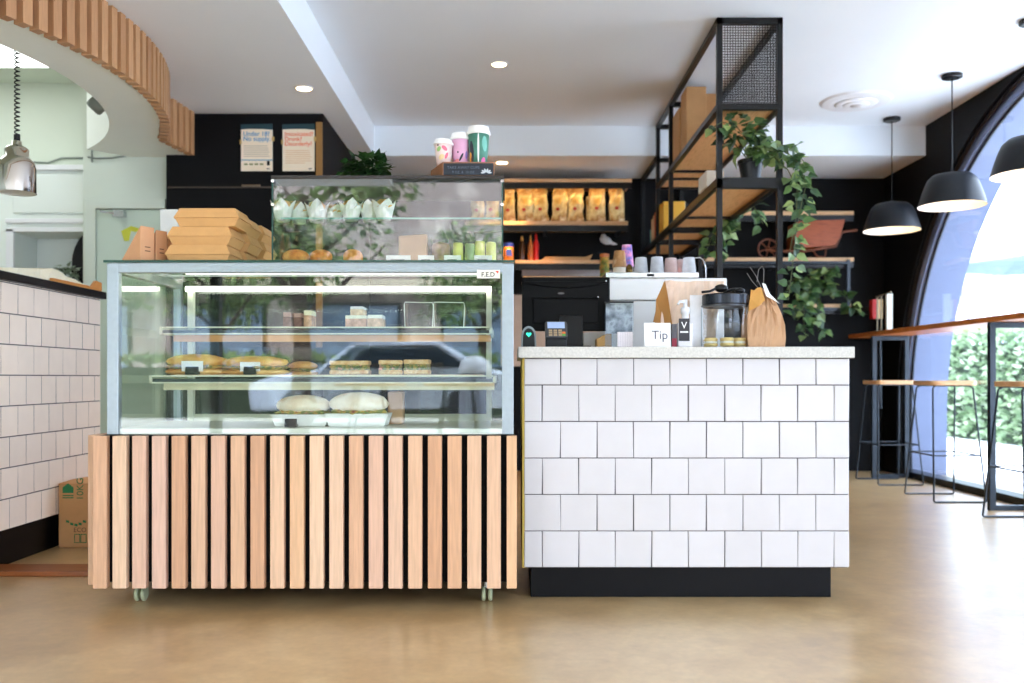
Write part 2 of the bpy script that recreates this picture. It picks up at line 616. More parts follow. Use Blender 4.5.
# right wall with the round-headed window
CY2, R2 = 0.45, 2.05           # second round-headed window, out of view, added to let in more daylight
def arch_wall(x0, x1, inset, name, mt):
    m = MB()
    cz = 0.485
    ra, rb = 2.29 - inset, R2 - inset
    m.prism([(5.24 + ra, -0.02), (YB + 0.2, -0.02), (YB + 0.2, 3.1), (5.24 + ra, 3.1)], 'x', x0, x1)
    m.prism([(CY2 + rb, -0.02), (5.24 - ra, -0.02), (5.24 - ra, 3.1), (CY2 + rb, 3.1)], 'x', x0, x1)
    m.prism([(YF - 0.1, -0.02), (CY2 - rb, -0.02), (CY2 - rb, 3.1), (YF - 0.1, 3.1)], 'x', x0, x1)
    N = 40
    for cy, rad in ((5.24, ra), (CY2, rb)):
        for i in range(N):
            a0 = PI * i / N; a1 = PI * (i + 1) / N
            y0, z0 = cy + rad * math.cos(a0), cz + rad * math.sin(a0)
            y1, z1 = cy + rad * math.cos(a1), cz + rad * math.sin(a1)
            m.prism([(y0, z0), (y0, 3.1), (y1, 3.1), (y1, z1)], 'x', x0, x1)
    return struct(m.build(name, mt))
arch_wall(XR, XR + 0.05, 0.0, 'wall_right', M_BLACK)
arch_wall(XR + 0.05, XR + 0.38, 0.08, 'wall_right', mat('blue_grey_render', (112, 122, 150), 0.7, var=0.04, scale=6))
def arch_window(name, cy, rad):
    win = struct(thing(name, None, None, (XR, cy, 0)))
    m = MB()
    N = 48
    for xo, r_, t_ in ((0.03, rad - .02, 0.013), (0.08, rad - .09, 0.012)):
        path = [(XR + xo, cy + r_, 0.0)] + [(XR + xo, cy + r_ * math.cos(PI * i / N), 0.485 + r_ * math.sin(PI * i / N)) for i in range(N + 1)] + [(XR + xo, cy - r_, 0.0)]
        m.tube(path, t_, 8)
    m.box(XR - 0.02, XR + 0.1, cy - rad + .03, cy + rad - .03, 0.0, 0.05)
    m.build('window_frame', M_BLACKM, win)
    g = MB()
    r_ = rad - .09
    gp = [(cy + r_, 0.03)] + [(cy + r_ * math.cos(PI * i / N), 0.485 + r_ * math.sin(PI * i / N)) for i in range(N + 1)] + [(cy - r_, 0.03)]
    g.prism(gp, 'x', XR + 0.07, XR + 0.076)
    g.build('pane', M_GLASSW, win)
arch_window('window_1', 5.24, 2.29)
arch_window('added_window_3', CY2, R2)  # unseen arch, added to brighten the room from the right
# shopfront behind the camera
sf = struct(thing('window_2', None, None, (-1, YF, 0)))
m = MB()
for x in (-5.1, -2.6, 0.4, 3.15):
    m.box(x - 0.04, x + 0.04, YF - 0.05, YF + 0.05, 0, 2.62)
m.box(-5.1, 3.2, YF - 0.05, YF + 0.05, 2.56, 2.62)
m.build('window_frame', M_BLACKM, sf)
# skylight light panel in the kitchen ceiling
o = MB().box(-4.1, -3.09, 4.6, 6.08, 2.885, 2.899).build('light_panel', lamp_mat('panel_light', (244, 250, 246), 2.6))
tag(o, 'bright square light panel set in the kitchen ceiling above the heat lamp', 'ceiling light')

# wooden threshold strip, kitchen door, dark panelling
struct(MB().box(-2.16, -1.35, 3.64, 3.79, 0.0, 0.022).build('trim_2', mat('dark_orange_timber', (140, 80, 40), .35, var=.2, scale=9, stretch=(1, 8, 8)), bevel=0.004))
d = struct(thing('door_1', None, None, (-2.5, 5.94, 0)))
MB().box(-2.72, -2.265, 5.915, 5.949, 0, 1.90).build('leaf_panel', mat('door_green', (196, 210, 194), 0.45, var=0.02, scale=3), d, bevel=0.004)
fr = MB()
fr.box(-2.79, -2.72, 5.90, 5.949, 0, 1.97); fr.box(-2.72, -2.262, 5.90, 5.949, 1.905, 1.97)
fr.build('door_frame', M_GREEN, d, bevel=0.004)
cl = MB()
p = at(116, 214, 5.89)
cl.box(p.x - 0.01, p.x + 0.06, 5.86, 5.914, p.z - 0.02, p.z + 0.02)
cl.tube([(p.x, 5.87, p.z), (p.x - 0.06, 5.8, p.z), (p.x - 0.09, 5.87, p.z + .02)], 0.006)
cl.build('door_closer', M_STEEL, d, bevel=0.003)
p = at(131, 234, 5.90)
stk = MB()
stk.add([at(121, 231, 5.912), at(131, 226, 5.912), at(141, 229, 5.912), at(136, 232, 5.912), at(131, 231, 5.912), at(129, 241, 5.912), at(124, 241, 5.912)], [tuple(range(7))])
stk.build('door_sticker', mat('yellow_print', (206, 206, 60), 0.5), d)
# dark joinery lines on the partition + pale timber edge
struct(MB().box(at(316.5, 0, 5.885).x, at(322.5, 0, 5.885).x, 5.868, 5.889, 1.0, 2.46).build('trim_3', mat('golden_timber_edge', (150, 108, 52), 0.5, var=0.1, scale=10)))
struct(MB().box(-2.24, -1.27, 5.88, 5.889, 2.035, 2.045).build('trim_4', mat('dark_joint', (70, 58, 46), 0.5)))

# ------------------------------------------------------------------ tiled service counter (centre)
T = 0.1315
def tiles(m, u0, u1, z0, z1, first_half, place, gap=0.0028, t=T):
    """running-bond tiles on a plane; place(u, z, d) -> world point"""
    k = 0
    z = z0
    rnd = random.Random(3)
    while z < z1 - 0.004:
        zt = min(z + t, z1)
        half = first_half if k % 2 == 0 else (not first_half)
        u = u0 - (t / 2 if half else 0)
        while u < u1 - 0.004:
            a, b = max(u, u0) + gap / 2, min(u + t, u1) - gap / 2
            if b - a > 0.01:
                j = [rnd.uniform(-0.0012, 0.0012) for _ in range(4)]
                dd = [0.007 + rnd.uniform(-0.0005, 0.0005) for _ in range(4)]
                za, zb = z + gap / 2, zt - gap / 2
                c = 0.0022
                q = [(a + j[0], za), (b + j[1], za), (b + j[2], zb), (a + j[3], zb)]
                qi = [(a + j[0] + c, za + c), (b + j[1] - c, za + c), (b + j[2] - c, zb - c), (a + j[3] + c, zb - c)]
                vs = [place(p[0], p[1], 0) for p in q] + [place(p[0], p[1], 0.0055) for p in q] + [place(p[0], p[1], e) for p, e in zip(qi, dd)]
                fs = [(i, (i + 1) % 4, 4 + (i + 1) % 4, 4 + i) for i in range(4)] + [(4 + i, 4 + (i + 1) % 4, 8 + (i + 1) % 4, 8 + i) for i in range(4)] + [(8, 9, 10, 11)]
                m.add(vs, fs)
            u += t
        z += t
        k += 1

YC = 3.26
X0, X1 = 0.043, 1.214
ctr = thing('service_counter', 'white tiled service counter with speckled stone top and black plinth', 'counter', (0.63, 3.6, 0))
MB().box(X0 + 0.004, X1 - 0.002, YC + 0.007, 3.86, 0.116, 0.872).build('counter_body', M_GROUT, ctr)
m = MB(); tiles(m, X0, X1, 0.117, 0.871, True, lambda u, z, d: (u, YC + 0.007 - d, z))
tiles(m, YC + .01, 3.86, 0.117, 0.871, False, lambda u, z, d: (X1 - 0.002 + d, u, z))
m.build('tile_cladding', M_TILE, ctr)
MB().box(0.0215, 1.2275, YC - 0.022, 3.88, 0.872, 0.912).build('stone_top', M_SLAB, ctr, bevel=0.003)
MB().box(0.069, 1.165, 3.305, 3.84, 0.0, 0.116).build('plinth', mat('black_kick_board', (6, 6, 8), 0.4, var=0.05, spec=0.15), ctr, bevel=0.002)
MB().box(X0 - 0.006, X0 + 0.003, YC + 0.002, 3.86, 0.116, 0.871).build('plywood_side', mat('yellow_plywood', (186, 158, 62), 0.6, var=0.08, scale=9), ctr)

# ------------------------------------------------------------------ tiled kitchen counter (left)
lc = thing('kitchen_counter', 'cream tiled kitchen counter with black top running back beside the display case', 'counter', (-2.4, 4.0, 0))
XL = -2.14
MB().box(-2.75, XL - 0.0015, 3.0, 4.70, 0.157, 1.211).build('counter_body', M_GROUT, lc)
m = MB(); tiles(m, 0, 4.708 - 3.0, 0.157, 1.211, True, lambda u, z, d: (XL - 0.0015 + d * 0.2, 4.708 - u, z), gap=0.0045, t=0.131)
m.build('tile_cladding', M_TILEP, lc)
MB().box(-2.78, XL + 0.02, 2.98, 4.735, 1.211, 1.248).build('black_top', mat('black_laminate', (22, 20, 20), 0.4, var=0.06), lc, bevel=0.004)
MB().box(-2.72, XL - 0.027, 3.04, 4.66, 0.0, 0.157).build('plinth', MATS['black_kick_board'], lc)

# ------------------------------------------------------------------ display case
YS = 3.12
dc = thing('display_case', 'glass food display case on a timber slatted base with small castors', 'display case', (-0.72, 3.45, 0))
m = MB()
w = 0.0475; pitch = 19.72 * YS / F
xs0 = at(92.6, 0, YS).x
for i in range(22):
    xa = xs0 + i * pitch
    xb = min(xa + w, at(516.8, 0, YS).x)
    m.box(xa, xb, YS, YS + 0.028, 0.074, 0.60)
for j in range(10):   # left side slats
    y = YS + 0.055 + j * 0.068
    m.box(xs0 - 0.042, xs0 - 0.004, y, y + 0.0495, 0.074, 0.60)
m.build('slatted_cladding', M_SLAT, dc, bevel=0.0015)
MB().box(xs0 - 0.006, 0.012, YS + 0.03, 3.84, 0.09, 0.598).build('base_body', mat('matt_black_board', (8, 8, 8), 0.7, var=0.05, spec=0.1), dc)
for px, dy in ((140, 0.06), (487, 0.06)):
    x = at(px, 0, 3.24).x
    c = MB()
    c.lathe([(0.012, 0.05), (0.012, 0.095)], (x, YS + .07 + dy, 0), 10)
    ca = c.build('castor', M_STEEL, dc)
    wv = MB()
    Rm = Matrix.Rotation(PI / 2, 4, 'Y')
    for s_ in (-0.012, 0.012):
        wv.lathe([(0.0, -0.007), (0.022, -0.007), (0.027, -0.003), (0.027, 0.003), (0.022, 0.007), (0, 0.007)], (x + s_, YS + .07 + dy, 0.027), 20, Rm)
    wv.build('wheel', mat('translucent_wheel', (170, 176, 140), 0.3), ca)
YG = 3.17
gx0, gx1 = at(107, 0, YG).x, at(513.5, 0, YG).x
zt = 1.212; zb = 0.602
m = MB()
pw = 0.040
for xa in (gx0, gx1 - pw):
    m.box(xa, xa + pw, YG - 0.002, YG + 0.03, zb, zt - 0.01)
m.box(gx0 + pw, gx1 - pw, YG - 0.002, YG + 0.028, zt - 0.043, zt - 0.01)
for xa in (gx0, gx1 - 0.03):
    m.box(xa, xa + 0.03, 3.79, 3.82, zb, zt - 0.01)
    m.box(xa, xa + 0.03, YG + 0.03, 3.79, zt - 0.04, zt - 0.01)
m.build('frame', M_ALU, dc, bevel=0.002)
MB().box(gx0 - 0.008, gx1 + 0.004, YG - 0.01, 3.83, zt - 0.009, zt).build('glass_top', M_GLASSB, dc)
m = MB()
m.box(gx0 - 0.008, gx1 + 0.004, YG - 0.012, YG - 0.01, zt - 0.0088, zt - .0002)
m.box(gx1 + 0.004, gx1 + 0.006, YG - 0.012, 3.83, zt - 0.0088, zt - .0002)
m.build('glass_edge', M_GEDGE, dc)
MB().box(gx0 + pw, gx1 - pw, YG + 0.004, YG + 0.010, zb + 0.004, zt - 0.043).build('front_glass', M_GLASS, dc)
for xa in (gx0 + 0.010, gx1 - 0.016):
    MB().box(xa, xa + 0.006, YG + 0.03, 3.79, zb + 0.004, zt - 0.04).build('side_glass', M_GLASSB, dc)
M_IVORY = mat('ivory_enamel', (238, 238, 220), 0.35, var=0.02)
MB().box(gx0 + 0.005, gx1 - 0.005, YG + 0.012, 3.80, zb, 0.622).build('deck', M_IVORY, dc)
xm = (gx0 + gx1) / 2
for Ys, zs, hw, strip in ((3.44, 0.985, 0.625, (226, 168, 104)), (3.38, 0.80, 0.640, (232, 224, 184))):
    MB().box(xm - hw, xm + hw, Ys, 3.76, zs - 0.002, zs + 0.005).build('shelf', M_GLASSB, dc)
    e = MB()
    e.box(xm - hw - .004, xm + hw + .004, Ys - 0.008, Ys - 0.002, zs + 0.005, zs + 0.010)
    e.box(xm - hw - .004, xm + hw + .004, Ys - 0.008, Ys - 0.002, zs - 0.02, zs - 0.015)
    e.box(xm - hw - 0.006, xm - hw + 0.004, Ys - 0.008, 3.76, zs - 0.02, zs + 0.010)
    e.box(xm + hw - 0.004, xm + hw + 0.006, Ys - 0.008, 3.76, zs - 0.02, zs + 0.010)
    e.build('shelf_trim', mat('cream_trim', (226, 228, 200), 0.3), dc)
    MB().box(xm - hw, xm + hw, Ys, Ys + 0.006, zs - 0.015, zs - 0.003).build('ticket_strip', mat('smoked_strip', (50, 62, 60), 0.15), dc)
    MB().box(xm - hw + 0.03, xm + hw, Ys + 0.04, Ys + 0.06, zs - 0.045, zs - 0.02).build('lamp_cover', mat('lamp_cover_%d' % strip[2], strip, 0.4), dc)
m = MB()
for x in (xm - 0.64, xm + 0.60):
    m.box(x, x + 0.022, 3.755, 3.785, 0.62, 1.17)
m.box(xm - 0.64, xm + 0.62, 3.77, 3.785, 0.622, 0.65)
m.build('rear_post', M_IVORY, dc)
MB().box(gx0 + .03, gx1 - .03, 3.79, 3.796, 0.63, 1.17).build('rear_glass', M_GLASSB, dc)
t = MB(); t.tube([(xm - 0.64, 3.74, 1.168), (xm + 0.62, 3.74, 1.168)], 0.011, 10)
t.build('light_tube', lamp_mat('case_tube', (255, 252, 240), 6.0), dc)
t = MB(); t.box(gx0 + .2, gx1 - .1, 3.20, 3.212, 1.160, 1.164)
t.build('light_tube', lamp_mat('case_strip', (240, 250, 240), .45), dc)
pl = MB().box(at(477, 0, YG).x, at(500, 0, YG).x, YG - 0.006, YG - 0.003, at(0, 278.5, YG).z, at(0, 270, YG).z).build('maker_plate', mat('plate_ivory', (238, 232, 216), 0.4), dc)
p = at(488, 276.6, YG - 0.0065)
lettering('F.E.D', p, 0.022, mat('ink_black', (20, 20, 20), 0.5), pl, bold=.0003)
q = at(497, 272.0, YG - 0.007)
MB().add([q + Vector((-.006, 0, 0.004)), q + Vector((.006, 0, 0.004)), q + Vector((0.003, 0, -.006))], [(0, 1, 2)]).build('red_mark', mat('ink_red', (220, 60, 40), 0.5), pl)

# ---- upper glass case
uc = thing('countertop_cabinet', 'clear glass pastry cabinet with dark lid standing on the display case', 'display cabinet', (-0.45, 3.45, zt))
YU = 3.25
ux0, ux1 = at(272, 0, YU).x, at(503, 0, YU).x
zu = at(0, 175.5, YU).z
MB().box(ux0 - .003, ux1 + 0.004, YU - 0.004, 3.66, zu - 0.012, zu).build('lid', mat('dark_bronze_lid', (44, 38, 36), 0.35), uc, bevel=0.002)
MB().box(ux0, ux1, YU, YU + 0.006, zt + 0.001, zu - 0.012).build('front_glass', M_GLASS, uc)
for xa in (ux0, ux1 - 0.006):
    MB().box(xa, xa + 0.006, YU + 0.006, 3.65, zt + 0.001, zu - 0.012).build('side_glass', M_GLASSB, uc)
for xa in (ux0 - .001, ux1 - 0.005):
    MB().box(xa, xa + 0.006, YU - 0.0015, YU, zt + 0.001, zu - 0.012).build('glass_edge', M_GEDGE, uc)
zsh = at(0, 218.5, 3.36).z
for z, y0 in ((zsh, 3.34),):
    MB().box(ux0 + 0.008, ux1 - 0.008, y0, 3.63, z - 0.006, z).build('shelf', M_GLASSB, uc)
    MB().box(ux0 + 0.008, ux1 - 0.008, y0 - 0.001, y0, z - 0.006, z).build('glass_edge', mat('aqua_edge', (120, 170, 158), 0.15), uc)
MB().box(ux0 + 0.008, ux1 - 0.008, 3.64, 3.645, zt + .002, zu - .012).build('rear_glass', M_GLASSB, uc)
for x in (ux0 + .003, ux1 - 0.003):
    for z in (zsh + 0.03, zu - 0.02):
        st = MB(); st.lathe([(0.0, 0), (0.006, 0), (0.006, 0.004), (0, 0.004)], (x, YU - 0.001, z), 10, Matrix.Rotation(PI / 2, 4, 'X')).build('stud', M_CHROME, uc)

# ------------------------------------------------------------------ food
M_CRUST = ramp_mat('baked_crust', [(214, 140, 62), (236, 178, 96), (244, 206, 140)], 0.6, scale=14, island=False, grain=0.12, bump=0.3)
M_BREAD = ramp_mat('toasted_bread', [(232, 176, 108), (244, 214, 160), (206, 140, 70)], 0.7, scale=26, island=False, grain=0.1, bump=0.3)
M_PALEB = ramp_mat('floured_roll', [(238, 214, 176), (248, 236, 212), (226, 190, 144)], 0.8, scale=14, island=False, grain=0.07, bump=0.2)
M_FILL = ramp_mat('sandwich_filling', [(150, 60, 50), (200, 170, 90), (90, 120, 60), (220, 150, 130)], 0.6, scale=40, island=False, grain=0.2)
M_WRAP = mat('greaseproof_paper', (244, 242, 236), 0.7, var=0.03, scale=30, bump=0.1)

Zs2 = 0.80 + 0.006
Zs1 = 0.985 + 0.006
Zd = 0.623
def baguette(px, pxr, Y, z, label, grp, h=0.07, tilt=0.0, mt=None):
    a, b = at(px, 0, Y).x, at(pxr, 0, Y).x
    c = (a + b) / 2; L = (b - a) / 2
    t = thing('filled_baguette', label, 'sandwich', (c, Y, z), grp)
    R = Matrix.Rotation(tilt, 4, 'Z')
    mt = mt or M_CRUST
    MB().blob((c, Y, z + h * 0.22), L, 0.045, h * 0.22, 16, 8, 0.06, R, 2).build('lower_crust', mt, t, smooth=True)
    MB().blob((c + 0.003, Y - 0.004, z + h * 0.42), L * 0.95, 0.050, h * 0.14, 22, 6, 0.35, R, 5).build('filling', M_FILL, t)
    MB().blob((c, Y + 0.004, z + h * 0.68), L * 0.98, 0.048, h * 0.33, 16, 8, 0.06, R, 9).build('upper_crust', mt, t, smooth=True)
    return t
bag = 'filled baguettes on the middle shelf'
baguette(166, 228, 3.47, Zs2, 'long golden filled baguette at the far end of the middle shelf beside the kitchen counter', bag, 0.085, 0.12)
baguette(219, 291, 3.46, Zs2, 'long golden filled baguette crossing the wider gap behind the second price ticket', bag, 0.078, -0.1)
baguette(288, 318, 3.60, Zs2, 'small golden filled roll behind the long baguettes on the wooden boards', bag, 0.06, 0.0)

def cut_sandwich(px0, px1, Y, z, h, label, grp, rot=0.0):
    a, b = at(px0, 0, Y).x, at(px1, 0, Y).x
    c = (a + b) / 2; w_ = (b - a) / 2
    t = thing('cut_sandwich', label, 'sandwich', (c, Y, z), grp)
    R = Matrix.Translation((c, Y, z)) @ Matrix.Rotation(rot, 4, 'Z')
    MB().box(-w_, w_, -0.035, 0.035, 0, h * 0.3, R).build('bread_slice', M_BREAD, t, bevel=0.004)
    f = MB().box(-w_ * .93, w_ * .93, -0.033, 0.033, h * 0.3, h * 0.68, R)
    rnd = random.Random(int(px0))
    for k in range(7):
        x = -w_ + 2 * w_ * (k + .5) / 7
        v = R @ Vector((x, -0.033, h * (0.35 + 0.25 * rnd.random())))
        f.blob(v, w_ / 6, 0.006, h * 0.1, 7, 4, 0.3, None, k)
    f.build('filling', M_FILL, t)
    MB().box(-w_, w_, -0.035, 0.035, h * 0.68, h, R).build('bread_slice', M_BREAD, t, bevel=0.004)
    return t
cs = 'cut toasted sandwiches on the middle shelf'
cut_sandwich(331, 370, 3.47, Zs2 + 0.008, 0.052, 'wide toasted sandwich half next to the small golden roll on the middle shelf', cs)
cut_sandwich(379, 402.5, 3.46, Zs2 + 0.008, 0.054, 'toasted sandwich square in the middle of the three cut ones', cs, 0.1)
cut_sandwich(405, 430, 3.46, Zs2 + 0.008, 0.056, 'toasted sandwich square at the bare board end of the row', cs, -0.08)
bd = 'birch serving boards on the middle shelf'
for i, (pa, pb, Yb, lb) in enumerate(((174, 320, 3.55, 'thin pale serving board under the golden baguettes'), (323, 482, 3.56, 'thin pale serving board under the cut toasted sandwiches'))):
    o = MB().box(at(pa, 0, 3.4).x, at(pb, 0, 3.4).x, 3.41, 3.66, Zs2 - 0.0005, Zs2 + 0.007).build('serving_board', M_PALEW, bevel=0.002)
    tag(o, lb, 'board', bd)
def price_ticket(px0, px1, pyt, pyb, Y, label, grp='white price tickets in the case', z=None, holder=True):
    a, b = at(px0, pyt, Y), at(px1, pyb, Y)
    z0 = b.z if z is None else z
    t = thing('price_ticket', label, 'price ticket', ((a.x + b.x) / 2, Y, z0), grp)
    if holder:
        MB().box(a.x, b.x, Y, Y + 0.0015, z0 + 0.012, a.z).build('card', M_PAPER, t)
        c = (a.x + b.x) / 2; w_ = (b.x - a.x) * 0.3
        MB().prism([(Y - 0.012, z0), (Y + 0.02, z0), (Y + 0.004, z0 + 0.03), (Y - 0.006, z0 + 0.03)], 'x', c - w_, c + w_).build('holder', M_BLACKP, t, bevel=0.002)
    else:
        MB().prism([(Y, z0), (Y + 0.012, z0), (Y + 0.003, a.z), (Y + 0.0015, a.z)], 'x', a.x, b.x).build('card', M_PAPER, t)
        l = MB()
        l.box(a.x + (b.x - a.x) * .2, b.x - (b.x - a.x) * .25, Y - 0.0006, Y, (a.z + z0) / 2 - 0.002, (a.z + z0) / 2 + 0.002)
        l.build('lettering', mat('ink_black', (20, 20, 20), 0.5), t)
    return t
price_ticket(181.5, 203, 361, 375, 3.41, 'white price ticket in a black holder before the first long baguette', z=Zs2 + .007)
price_ticket(240, 260, 362, 375, 3.41, 'white price ticket in a black holder before the second long baguette', z=Zs2 + .007)

# top shelf slices, tray
sl = 'cake slices on the upper shelf'
def slice_(px0, px1, Y, z0, h, label, cols=(96, 58, 44), d=0.04):
    a, b = at(px0, 0, Y).x, at(px1, 0, Y).x
    t = thing('cake_slice', label, 'cake slice', ((a + b) / 2, Y, z0), sl)
    MB().box(a, b, Y - d, Y + d, z0, z0 + h * .7).build('sponge', ramp_mat('sponge_%d' % cols[0], [cols, tuple(min(255, c + 40) for c in cols)], 0.8, scale=50, island=False, bump=0.3), t, bevel=0.002)
    MB().box(a, b, Y - d, Y + d, z0 + h * .7, z0 + h).build('icing', mat('icing_%d' % cols[0], tuple(min(255, c + 100) for c in cols), 0.5, var=.08, scale=40), t, bevel=0.003)
slice_(285.5, 293.5, 3.52, Zs1 + .004, 0.058, 'dark brown cake slice standing nearer the case corner')
slice_(296, 304, 3.52, Zs1 + .004, 0.055, 'dark brown cake slice between the darker slice and a caramel one')
slice_(306, 314, 3.50, Zs1 + .004, 0.064, 'thin caramel coloured slice closing the row of three', (196, 150, 110))
slice_(347, 368, 3.50, Zs1 + .004, 0.045, 'pink and cream slice under a smaller slice', (206, 160, 130))
slice_(369, 384, 3.50, Zs1 + .004, 0.047, 'pale slice with caramel top at the end of the stack', (214, 176, 140))
slice_(352, 365, 3.50, Zs1 + .049, 0.034, 'small cream slice lying on top of the pink one', (222, 190, 150))
o = MB().box(at(268, 0, 3.5).x, at(325, 0, 3.5).x, 3.45, 3.6, Zs1 - .0005, Zs1 + 0.0035).build('serving_tray', M_WRAP); tag(o, 'white paper tray under the dark cake slices', 'tray')
o = MB().box(at(342, 0, 3.5).x, at(396, 0, 3.5).x, 3.45, 3.6, Zs1 - .0005, Zs1 + 0.0035).build('serving_tray', M_WRAP); tag(o, 'white paper tray under the pink and cream slices', 'tray')
# clear clamshell container with two halves
for (pa, pb, lb) in ((406, 433, 'clear crinkled plastic food pack beside the cream cake slices'), (435, 464, 'clear crinkled plastic food pack near the case\'s slim steel end post')):
    a, b = at(pa, 0, 3.5).x, at(pb, 0, 3.5).x
    t = thing('clear_food_pack', lb, 'food container', ((a + b) / 2, 3.5, Zs1), 'clear food packs')
    m = MB()
    m.prism([(a, Zs1), (b, Zs1), (b + .004, Zs1 + 0.085), (b, Zs1 + 0.098), (a, Zs1 + 0.100), (a - .003, Zs1 + 0.09)], 'y', 3.47, 3.58)
    m.build('shell', M_GLASSC, t)
    e = MB(); e.tube([(a, 3.469, Zs1), (a - .003, 3.469, Zs1 + .09), (a, 3.469, Zs1 + .1), (b, 3.469, Zs1 + .098), (b + .004, 3.469, Zs1 + .085), (b, 3.469, Zs1)], 0.0018, 5)
    e.build('rim', mat('clear_rim', (236, 240, 232), 0.2), t)
    MB().blob(((a + b) / 2, 3.53, Zs1 + 0.03), (b - a) * .38, 0.035, 0.028, 10, 6, 0.3, None, pa).build('salad', M_LEAFD, t)

# deck rolls
def big_roll(pa, pb, Y, label, h):
    a, b = at(pa, 0, Y).x, at(pb, 0, Y).x
    c = (a + b) / 2; L = (b - a) / 2
    t = thing('filled_roll', label, 'bread roll', (c, Y, Zd), 'floury rolls on the case floor')
    MB().prism([(a + .01, Zd), (b - .01, Zd), (b + .006, Zd + h * .38), (a - .006, Zd + h * .38)], 'y', Y - .055, Y + .055).build('paper_wrap', M_WRAP, t, bevel=.002)
    MB().blob((c, Y, Zd + h * .42), L * .98, 0.058, h * .15, 22, 6, .25, None, pa).build('filling', M_FILL, t)
    MB().blob((c, Y, Zd + h * .66), L, 0.062, h * .34, 20, 10, .05, None, pb).build('bun', M_PALEB, t, smooth=True)
big_roll(276, 331, 3.36, 'floury filled roll in white paper nearer the small white ticket', 0.115)
big_roll(329, 389, 3.34, 'larger floury filled roll in white paper beside a brown card', 0.125)
price_ticket(281, 301, 419, 432, 3.27, 'white price ticket on the case floor before the floury rolls', z=Zd)
o = MB().box(at(389, 0, 3.5).x, at(404, 0, 3.5).x, 3.46, 3.53, Zd, Zd + .125).build('brown_packet', M_KRAFTB, bevel=0.006); tag(o, 'upright brown paper packet on the case floor beside the larger roll', 'packet')

# muffins
def muffin(px, Y, z, s, label, r=0):
    x = at(px, 0, Y).x
    t = thing('wrapped_muffin', label, 'muffin', (x, Y, z), 'paper wrapped muffins')
    rnd = random.Random(px)
    m = MB()
    n = 16
    vs = []
    for k in range(n):
        a = 2 * PI * k / n
        vs.append((x + .026 * s * math.cos(a), Y + .026 * s * math.sin(a), z))
    for k in range(n):
        a = 2 * PI * k / n
        q = .037 * s
        vs.append((x + q * math.cos(a), Y + q * math.sin(a), z + .04 * s))
    for k in range(n):
        a = 2 * PI * k / n
        up = (0.066 + .013 * math.cos(4 * a)) * s + rnd.uniform(-.005, .005)
        q = (.042 + .006 * math.cos(4 * a)) * s
        vs.append((x + q * math.cos(a + r), Y + q * math.sin(a + r), z + up))
    fs = [tuple(range(n))]
    for j in (0, 1):
        fs += [(j * n + k, j * n + (k + 1) % n, (j + 1) * n + (k + 1) % n, (j + 1) * n + k) for k in range(n)]
    m.add(vs, fs)
    m.build('paper_case', M_WRAP, t)
    MB().blob((x, Y, z + .050 * s), .036 * s, .036 * s, .030 * s, 14, 8, .15, None, px).build('muffin_top', M_CRUST, t, smooth=True)
mz = zsh
for px, Y, s, lb, r in ((283, 3.42, 1.0, 'paper wrapped muffin against the cabinet\'s glass end, golden top showing', .1),
                     (299, 3.47, .95, 'paper wrapped muffin second from the cabinet\'s glass end', .4),
                     (317, 3.44, 1.0, 'paper wrapped muffin third from the glass end, brown base showing', .2),
                     (333, 3.48, .95, 'paper wrapped muffin fourth from the glass end, browned edge', .6),
                     (351, 3.42, 1.0, 'paper wrapped muffin fifth from the glass end, mostly white paper', .3),
                     (370, 3.44, .98, 'paper wrapped muffin next to the last, tall paper points', .0),
                     (384, 3.40, 1.0, 'paper wrapped muffin ending the row in the middle of the shelf', .5)):
    muffin(px, Y, mz, s, lb, r)
for px, Y, rr, lb in ((296, 3.315, .050, 'round orange cookie by the cabinet\'s glass end'), (321, 3.312, .042, 'round orange cookie second in the row of three'), (353, 3.31, .037, 'round orange cookie standing nearest the white tickets')):
    x = at(px, 0, Y).x
    m = MB().blob((x, Y, zt + .014), rr, rr * .8, .029, 18, 8, .05, None, px)
    o = m.build('cookie', ramp_mat('orange_cookie', [(214, 120, 40), (236, 156, 70)], 0.8, scale=60, island=False, bump=.5), smooth=True)
    o.location.z = zt + .001
    tag(o, lb, 'cookie', 'orange cookies in the glass cabinet')
for pa, pb, lb in ((386, 410.5, 'wide white name ticket before the paper bag'), (418, 434, 'white name ticket before the brown jar'), (444, 461, 'white name ticket before the single yellow tin'), (474, 492, 'white name ticket before the pair of yellow tins')):
    price_ticket(pa, pb, 255.2, 260, 3.30, lb, 'name tickets in the glass cabinet', z=zt + .001, holder=False)
